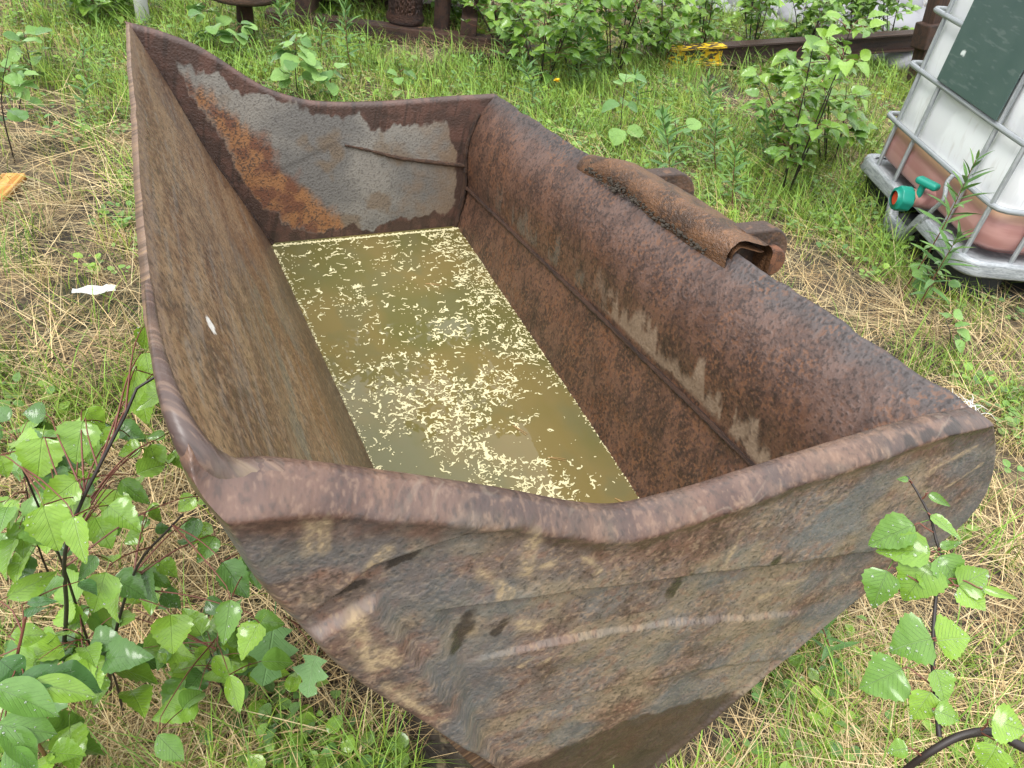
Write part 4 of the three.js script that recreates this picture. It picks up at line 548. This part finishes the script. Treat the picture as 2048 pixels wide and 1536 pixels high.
{ const g1 = [-0.756, gh(-0.756, -0.686), -0.686]; stemL1.push(g1); stemL2.push([-0.652, gh(-0.652, -0.653), -0.653]);
  listedPlant('birch_sapling', 'leafy birch sapling with big wet leaves beside the long lip of the bucket', 'birch sapling', upper, [[stemL1, 0.0016, 0.0045]], G_birch, M_birch, 31, stemDark, 0.95);
  listedPlant('birch_sapling', 'shorter birch sapling with dew-covered leaves below the bucket corner', 'birch sapling', mid, [[stemL2, 0.0014, 0.004], [[[-0.55, 0.72, -0.56], [-0.57, 0.5, -0.58], [-0.62, 0.25, -0.62], [-0.652, gh(-0.652, -0.653), -0.653]], 0.0012, 0.003]], G_birch, M_birch, 32, stemDark, 0.9);
  const lg = [-0.45, gh(-0.45, -0.68), -0.68]; listedPlant('leafy_weed', 'low leafy weed in the shade of the bucket plate', 'weed', low, [[[[-0.40, 0.30, -0.62], [-0.43, 0.15, -0.66], lg], 0.001, 0.002]], G_will, M_birch.slice(1), 33, stemGreen, 0.8);
  listedPlant('currant_shoot', 'pale lobed currant shoot leaning out from under the bucket plate', 'currant shoot', maple, [[[[-0.30, 0.33, -0.66], [-0.27, 0.18, -0.72], [-0.28, gh(-0.28, -0.78), -0.78]], 0.001, 0.0022]], G_lobe, M_pale, 34, stemRed);
  listedPlant('willow_sapling', 'dark glossy willow sapling with long smooth leaves in the long grass', 'willow sapling', willow, [[[[-0.46, 0.68, -0.40], [-0.50, 0.55, -0.38], [-0.56, 0.3, -0.42], [-0.6, gh(-0.6, -0.45), -0.45]], 0.0015, 0.0035]], G_will, M_dark, 35, stemRed, 0.5);
}
{ const more = [[-0.80, -0.78, 0.46, 0.05, 0.02, 'birch sapling crowded with leaves in the dry straw beside the leaning stems'], [-0.60, -0.60, 0.40, 0.04, 0.05, 'small birch sapling in the gap between the two taller saplings'], [-0.95, -1.0, 0.34, 0.02, 0.04, 'low birch sapling set back from the leafy ones in the grass'], [-0.66, -0.44, 0.36, 0.05, 0.04, 'small birch sapling beside the glossy willow'], [-0.42, -0.66, 0.24, 0.0, 0.03, 'ankle-high birch sapling under the bucket plate']];
  more.forEach(([x, z, h, lx, lz, l], i) => sapling('birch_sapling', x, z, h, lx, lz, 950 + i, l, 'birch sapling', { leaves: 36, size: 0.062, r: 0.0028, twig: 0.11, perTwig: 3, geos: G_birch, mats: M_birch, from: 0.45, wide: 0.8 })); }
// fireweed: upright stem, narrow leaves all round
function fireweed(x, z, h, lx, lz, seed, label, group) {
  const R = rng(seed), y0 = gh(x, z), t = thing('fireweed', label, 'fireweed', V(x, y0, z), group), top = V(lx, h, lz), bend = V((R() - 0.5) * 0.05, h * 0.5, (R() - 0.5) * 0.05).add(V(lx * 0.4, 0, lz * 0.4)), cv = new THREE.CatmullRomCurve3([V(0, -0.02, 0), bend, top]);
  mesh('stem', tube([V(0, -0.02, 0), bend, top], 0.003, 0.0012, 12, 6), R() < 0.5 ? stemRed : stemGreen, t);
  const n = Math.round(clamp(h * 90, 14, 36));
  for (let k = 0; k < n; k++) {
    const s = 0.25 + 0.75 * Math.pow(k / (n - 1), 0.8), p = cv.getPointAt(s), a = k * 2.4 + R() * 0.5, up = lerp(0.15, 1.1, Math.pow(s, 3)) + (R() - 0.5) * 0.3, L = (0.055 + 0.045 * R()) * lerp(1.1, 0.6, sst(0.75, 1, s)) * clamp(h / 0.25, 0.75, 1.15);
    const d = V(Math.cos(a) * Math.cos(up), Math.sin(up), Math.sin(a) * Math.cos(up)); placeLeaf(t, G_lance[k % 4], M_fire[Math.floor(R() * 3)], p, p.clone().addScaledVector(d, L), L * (0.15 + 0.05 * R()), V(0, 1, 0).addScaledVector(d, -0.6).normalize());
  }
}
fire[12] = [1.46, -2.67, 0.55, 0.01, 0]; fire[13] = [1.5, -2.58, 0.33, 0, 0];
fire.forEach(([x, z, h, lx, lz], i) => {
  const near = i === 14, cage = i === 12 || i === 13;
  const own = { 4: 'fireweed close behind the far back corner of the bucket', 5: 'tall fireweed rising before the birch bush at the iron stake', 7: 'tall fireweed standing in the grass beside the bracket cover', 8: 'fireweed standing clear in front of the yellow beam end', 9: 'fireweed growing just behind the near bracket ear', 12: 'tall fireweed shading the green valve of the container', 13: 'short fireweed against the base frame of the container', 0: 'tallest fireweed in front of the scrap machine', 1: 'fireweed next to the flanged pipe', 15: 'fireweed beside the bent scrap plate' };
  fireweed(x, z, near ? 0.16 : h * 1.05, lx, lz, 500 + i, own[i] ? own[i] : near ? 'spreading fireweed shoot at the foot of the scraped bucket plate' : cage ? 'fireweed shoot growing in front of the caged container' : x < -1.9 ? 'small fireweed on the dry straw beyond the bucket lip' : x < -0.9 ? 'tall fireweed in front of the scrap machine' : 'upright fireweed in the grass behind the bucket', near ? undefined : cage ? 'fireweeds by the container' : x < -1.9 ? 'fireweeds on the straw' : x < -0.9 ? 'fireweeds by the machine' : 'fireweeds behind the bucket');
});
// broad-leaved saplings
function sapling(name, x, z, h, lx, lz, seed, label, cat, o) {
  const R = rng(seed), t = thing(name, label, cat, V(x, gh(x, z), z), o.group), stems = o.stems || 1, per = Math.round(o.leaves / stems);
  for (let s = 0; s < stems; s++) {
    const a = R() * 6.28, sp = s ? o.spread * (0.4 + 0.6 * R()) : 0, top = V(lx + Math.cos(a) * sp, h * (s ? 0.6 + 0.45 * R() : 1), lz + Math.sin(a) * sp), b0 = V(s ? Math.cos(a) * 0.03 : 0, -0.02, s ? Math.sin(a) * 0.03 : 0), mid = b0.clone().lerp(top, 0.5).add(V((R() - 0.5) * 0.06, 0.03, (R() - 0.5) * 0.06)), cv = new THREE.CatmullRomCurve3([b0, mid, top]);
    mesh('stem', tube([b0, mid, top], o.r, o.r * 0.3, 12, 6), o.stemMat || stemDark, t);
    let k = 0; while (k < per) { // short side twigs that carry a few leaves each
      const u = lerp(o.from ?? 0.25, 1, Math.pow(R(), 0.8)), p = cv.getPointAt(Math.min(1, u)), ta = R() * 6.28, tl = o.twig * (0.4 + 0.6 * R()) * (1.25 - u * 0.7), te = p.clone().add(V(Math.cos(ta) * tl, tl * (0.1 + 0.5 * R()), Math.sin(ta) * tl)), m = Math.min(per - k, 1 + Math.floor(R() * (o.perTwig || 4)));
      if (tl > 0.02) mesh('twig', tube([p, p.clone().lerp(te, 0.5).add(V(0, 0.01, 0)), te], o.r * 0.35, o.r * 0.18, 5, 5), o.twigMat || stemRed, t);
      for (let q = 0; q < m; q++, k++) { const w = m > 1 ? (q + 0.5) / m : 1, B = p.clone().lerp(te, w), la = ta + (R() - 0.5) * 2.6, up = (R() - 0.55) * 1.2, L = o.size * (0.6 + 0.6 * R()), d = V(Math.cos(la) * Math.cos(up), Math.sin(up), Math.sin(la) * Math.cos(up)); B.addScaledVector(d, L * 0.25); placeLeaf(t, o.geos[Math.floor(R() * o.geos.length)], o.mats[Math.floor(R() * o.mats.length)], B, B.clone().addScaledVector(d, L), L * (o.wide || 0.8), V((R() - 0.5) * 0.9, 1, (R() - 0.5) * 0.9 + 0.25).normalize()); }
    }
  }
}
const sapLabels = ['alder seedling with large round leaves standing alone behind the bucket', 'alder seedling with three pale leaves near the bracket of the bucket', 'hazel sapling with big pale leaves beside the flanged pipe', 'hazel sapling with drooping leaves close behind the bucket tip', 'short hazel sapling next to the drooping hazel sapling', 'pale yellow-green seedling in the straw before the container', 'tall leafy sapling in the grass beyond the bucket lip', 'leafy sapling at the edge of the green grass', 'low leafy sapling among dry straw beyond the lip', 'tiny seedling in the straw below the container pallet', 'small seedling in the grass before the scrap machine', 'hazel sapling with small leaves in front of the flanged pipe'];
sap.forEach(([x, z, h, lx, lz], i) => sapling('broadleaf_sapling', x, z, h, lx, lz, 700 + i, sapLabels[i], 'sapling', { leaves: [9, 7, 18, 24, 16, 9, 20, 18, 14, 7, 8, 14][i], size: [0.085, 0.08, 0.085, 0.085, 0.08, 0.06, 0.07, 0.065, 0.06, 0.05, 0.06, 0.07][i], r: 0.0035, twig: 0.07, perTwig: 2, geos: G_alder, mats: M_alder, wide: 0.88 }));
const bushMore = ['fresh green birch bush behind the far corner of the bucket', 'birch bush in front of the thin iron stake', 'birch bush just beyond the thin iron stake', 'birch bush beside the yellow-painted end of the beam', 'birch bush growing behind the yellow-painted end of the beam', 'birch bush behind the middle of the steel beam', 'birch bush between the steel beam and the gravel', 'birch bush growing at the edge of the gravel', 'birch bush next to the dark steel post', 'birch bush beside the thin pale birch trunk', 'birch bush in front of the scrap machine housing', 'birch bush beside the bent scrap plate', 'birch bush at the end of the machine skids'];
const bushLabels = ['slender birch bush leaning on a long dark stem beside the container', 'bushy birch sapling in front of the steel beam', 'bushy birch sapling standing just before the yellow-ended beam'];
bush.forEach(([x, z, h, lx, lz], i) => { const c = i < 3; sapling('birch_bush', x, z, c ? h * 1.05 : h * (1.35 + 0.25 * ((i * 7) % 3)), lx, lz, 800 + i, c ? bushLabels[i] : bushMore[i - 3], 'birch bush', { group: c ? undefined : x < -0.8 ? 'bushes by the machine' : 'birch bushes behind the bucket', stems: c ? 4 : 6, spread: c ? 0.22 : 0.36, leaves: c ? 150 : 260, size: 0.07, r: 0.005, twig: 0.17, perTwig: 5, geos: G_birch, mats: M_birch.slice(0, 3), from: c ? 0.35 : 0.15, wide: 0.85 }); });
// ---------------------------------------------------------------- birch trees beyond the frame, seen in the water
{
  const R = rng(61), lg = []; const leafP = [], leafI = [];
  const crown = () => { const p = [], ix = []; for (let k = 0; k < 5200; k++) { const cl = Math.floor(R() * 60), cr = rng(cl * 31 + 5), cy = 2.2 + 6.8 * cr(), rad = (1.0 + 1.1 * Math.sin(Math.PI * (cy - 1.6) / 8)) * Math.sqrt(cr()), ca = cr() * 6.28, s = 0.5; const x = Math.cos(ca) * rad + (R() - 0.5) * s * 1.6, y = cy + (R() - 0.5) * s * 1.4, z = Math.sin(ca) * rad + (R() - 0.5) * s * 1.6, a = R() * 6.28, l = 0.07 + 0.05 * R(), dx = Math.cos(a) * l, dz = Math.sin(a) * l, dy = (R() - 0.5) * l * 1.4, b = p.length / 3; p.push(x - dx, y - dy, z - dz, x + dz * 0.6, y + 0.03, z - dx * 0.6, x + dx, y + dy, z + dz, x - dz * 0.6, y - 0.03, z + dx * 0.6); ix.push(b, b + 1, b + 2, b, b + 2, b + 3); } return geo(p, null, ix, false).toNonIndexed(); };
  const cg = crown(); cg.computeVertexNormals(); const cm = phy({ color: L3(0.09, 0.17, 0.03), roughness: 0.9, transmission: 0.3, thickness: 0 });
  const tg = tube([V(0, -0.1, 0), V(0.08, 3, 0.04), V(-0.05, 6, 0), V(0, 9, 0)], 0.11, 0.02, 24, 10), limbs = Array.from({ length: 14 }, (_, i) => { const y = 2 + i * 0.45, a = i * 2.4, l = 1.5 - i * 0.06; return tube([V(0, y, 0), V(Math.cos(a) * l * 0.5, y + 0.4, Math.sin(a) * l * 0.5), V(Math.cos(a) * l, y + 0.6, Math.sin(a) * l)], 0.03, 0.008, 8, 6); });
  const spots = [[-3.1, -9.6, 0.8], [-0.4, -11.2, 0.8], [2.9, -13.3, 0.9], [-6.2, -8.8, 0.95], [-4.6, -12.5, 1.0], [5.4, -13.5, 1.0], [-1.2, -12.6, 1.1], [-7.6, -6.2, 1.05], [8.2, -12, 1.1]];
  spots.forEach(([x, z, s], i) => { const t = thing('birch_tree', 'tall birch tree rising behind the bushes, mirrored in the bucket water', 'birch tree', V(x, gh(x, z), z), 'birch trees behind the yard'); t.scale.setScalar(s); t.rotation.y = i * 1.3; mesh('trunk', tg, barkBirch, t); mesh('crown', cg, cm, t); for (const l of limbs) mesh('limb', l, barkBirch, t); });
  const tr = thing('birch_tree', 'thin pale birch trunk standing beyond the bucket tip', 'birch tree', V(-2.41, gh(-2.41, -4.4), -4.4)); tr.scale.set(0.35, 0.45, 0.35); mesh('trunk', tg, std({ color: L3(0.4, 0.4, 0.38), roughness: 0.8 }), tr); mesh('crown', cg, cm, tr).position.y = 1.2;
}
// ---------------------------------------------------------------- grass and straw
const inBucket = (x, y, z, pad = 0) => { const [u, v, w] = toBucket(x, y, z); return u > 0.40 - pad && u < 1.14 + pad && w > -1.95 - pad && w < 0.03 + pad; };
function blades(n, h, spread, wid, lean, seed, segs = 3, flat = 0) {
  const R = rng(seed), p = [], ix = [];
  for (let k = 0; k < n; k++) {
    const a = R() * 6.28, r = spread * Math.sqrt(R()), bx = Math.cos(a) * r, bz = Math.sin(a) * r, d = R() * 6.28, H = h * (0.45 + 0.75 * R()), ln = lean * (0.3 + 1.1 * R()) * H, w = wid * (0.6 + 0.7 * R()), px = -Math.sin(d), pz = Math.cos(d), b = p.length / 3, lift = flat * R();
    for (let s = 0; s <= segs; s++) { const t = s / segs, y = lift + H * (t - 0.35 * lean * t * t) * (flat ? 0.12 : 1), o = ln * t * t + (flat ? H * t * 0.9 : 0), ww = w * (1 - t * 0.85) * (s === segs ? 0.25 : 1); p.push(bx + Math.cos(d) * o - px * ww, y, bz + Math.sin(d) * o - pz * ww, bx + Math.cos(d) * o + px * ww, y + w * 0.4, bz + Math.sin(d) * o + pz * ww); }
    for (let s = 0; s < segs; s++) { const c = b + s * 2; ix.push(c, c + 1, c + 2, c + 1, c + 3, c + 2); }
  }
  return geo(p, null, ix);
}
// share of green against straw over the ground
function green(x, z) {
  let g = 0.43 + 1.2 * (fbm(x * 0.9 + 7, z * 0.9 + 2, 3) - 0.5) + 0.7 * (fbm(x * 3.5, z * 3.5 + 9, 2) - 0.5);
  const bump = (cx, cz, r, k) => { g += k * Math.exp(-((x - cx) ** 2 + (z - cz) ** 2) / (r * r)); };
  bump(-1.95, -2.6, 1.0, -0.75); bump(-1.4, -1.8, 0.5, -0.4); bump(0.1, -4.0, 1.3, 0.35); bump(-2.8, -4.0, 1.2, 0.3); bump(1.25, -2.2, 0.7, -0.12); bump(1.0, -1.4, 0.6, -0.1); bump(0.9, -3.9, 1, 0.2); bump(1.45, -3.3, 0.35, 0.4); bump(-1.3, -1.5, 0.4, 0.15); bump(-0.6, -0.6, 0.7, -0.06); bump(0.9, -1.0, 0.6, 0.28); bump(1.3, -1.9, 0.5, 0.15);
  return g;
}
function scatter(name, label, cat, geos, mats, count, seed, accept, scale, tilt) {
  const R = rng(seed), lists = geos.map(() => []); let tries = 0, n = 0;
  const q = new THREE.Quaternion(), e = new THREE.Euler();
  while (n < count && tries++ < count * 40) {
    const dist = 0.9 + 9.5 * Math.pow(R(), 1.55), az = -1.02 + 2.0 * R(), x = Math.sin(az) * dist, z = -Math.cos(az) * dist + 0.35; if (x < -4.4 || x > 6 || z < -11) continue;
    if (inBucket(x, 0.1, z) || R() > accept(x, z, R)) continue;
    const s = scale(R, dist), k = Math.floor(R() * geos.length); e.set((R() - 0.5) * tilt, R() * 6.28, (R() - 0.5) * tilt); lists[k].push(new THREE.Matrix4().compose(V(x, gh(x, z) - 0.003, z), q.setFromEuler(e).clone(), V(s, s * (0.8 + 0.4 * R()), s))); n++;
  }
  lists.forEach((l, k) => { if (!l.length) return; const im = new THREE.InstancedMesh(geos[k], mats[k % mats.length], l.length), c = new THREE.Color(); l.forEach((m, i) => { im.setMatrixAt(i, m); const v = 0.7 + 0.6 * R(), y = R() * 0.35; c.setRGB(v * (1 + y), v * (1 + y * 0.4), v); im.setColorAt(i, c); }); im.name = numbered(name); im.userData.kind = 'stuff'; tag(im, label, cat); im.castShadow = im.receiveShadow = true; scene.add(im); });
}
const gm = (c) => std({ color: L3(...c), roughness: 0.7 });
const clear = (x, z) => { const b = toBucket(x, 0.1, z); if (b[0] > 0.1 && b[0] < 1.2 && b[2] > -1.95 && b[2] < 0.03) return 0.35; if (x > 1.62 && x < 2.9 && z < -2.75 && z > -3.75) return 0.1; if (z < -7 && x > 0.6) return 0.15; return 1; };
scatter('grass', 'fresh green grass tufts', 'grass', [blades(11, 0.10, 0.045, 0.0016, 0.55, 1), blades(14, 0.075, 0.05, 0.0014, 0.5, 2), blades(8, 0.16, 0.04, 0.0019, 0.7, 3, 4)], [gm([0.20, 0.32, 0.035]), gm([0.26, 0.37, 0.05]), gm([0.15, 0.28, 0.04])], 17500, 11, (x, z) => sst(0.2, 0.7, green(x, z)) * clear(x, z) * 0.95 + 0.05 * clear(x, z), (R, d) => (0.6 + 0.8 * R()) * (0.8 + 0.05 * d), 0.35);
scatter('dry_straw', 'flattened dry straw', 'straw', [blades(10, 0.20, 0.06, 0.0008, 0.35, 4, 4, 0.03), blades(8, 0.28, 0.08, 0.0009, 0.3, 5, 4, 0.045), blades(14, 0.13, 0.06, 0.0008, 0.5, 6, 3, 0.02), blades(8, 0.14, 0.03, 0.0008, 0.9, 7, 4)], [gm([0.40, 0.32, 0.16]), gm([0.50, 0.42, 0.24]), gm([0.22, 0.16, 0.08]), gm([0.44, 0.36, 0.18])], 11000, 12, (x, z) => (1.05 - sst(0.3, 0.85, green(x, z)) * 0.72) * clear(x, z), (R, d) => 0.6 + 0.7 * R(), 0.5);
{ // clover-like ground cover and small herbs
  const sm = (seed, n, sp, s) => { const R = rng(seed), gs = []; for (let k = 0; k < n; k++) { const g = G_alder[k % 4].clone(); const L = s * (0.5 + R()); g.scale(L * 0.8, L * 0.8, L); g.rotateX(-0.5 + R() * 0.8); g.rotateY(R() * 6.28); g.translate((R() - 0.5) * sp, 0.01 + 0.05 * R(), (R() - 0.5) * sp); gs.push(g); } return mergeGeometries(gs); };
  scatter('ground_cover', 'small green herb leaves in the grass', 'herbs', [sm(1, 7, 0.09, 0.02), sm(2, 5, 0.07, 0.026), sm(3, 9, 0.12, 0.016)], [M_fire[0], M_birch[0], M_fire[1]], 5000, 13, (x, z) => sst(0.25, 0.65, green(x, z) + 0.5 * (vn(x * 3, z * 3) - 0.5)) * clear(x, z), (R) => 0.7 + 0.6 * R(), 0.3);
}
{ // dandelion seen through the grass
  const t = thing('dandelion', 'single yellow dandelion in the grass behind the bucket', 'flower', V(-0.02, gh(-0.02, -3.95), -3.95)); mesh('stem', tube([V(0, 0, 0), V(0.01, 0.1, 0), V(0, 0.2, 0.01)], 0.002, 0.0018, 8, 6), stemGreen, t);
  const gs = []; for (let k = 0; k < 40; k++) { const g = G_lance[k % 4].clone(); g.scale(0.006, 0.006, 0.02); g.rotateX(-0.15 - (k % 4) * 0.28); g.rotateY(k * 2.4); gs.push(g); } mesh('flower_head', mergeGeometries(gs).translate(0, 0.2, 0.01), std({ color: L3(0.75, 0.5, 0.005), roughness: 0.7 }), t);
}
renderer.render(scene, camera);
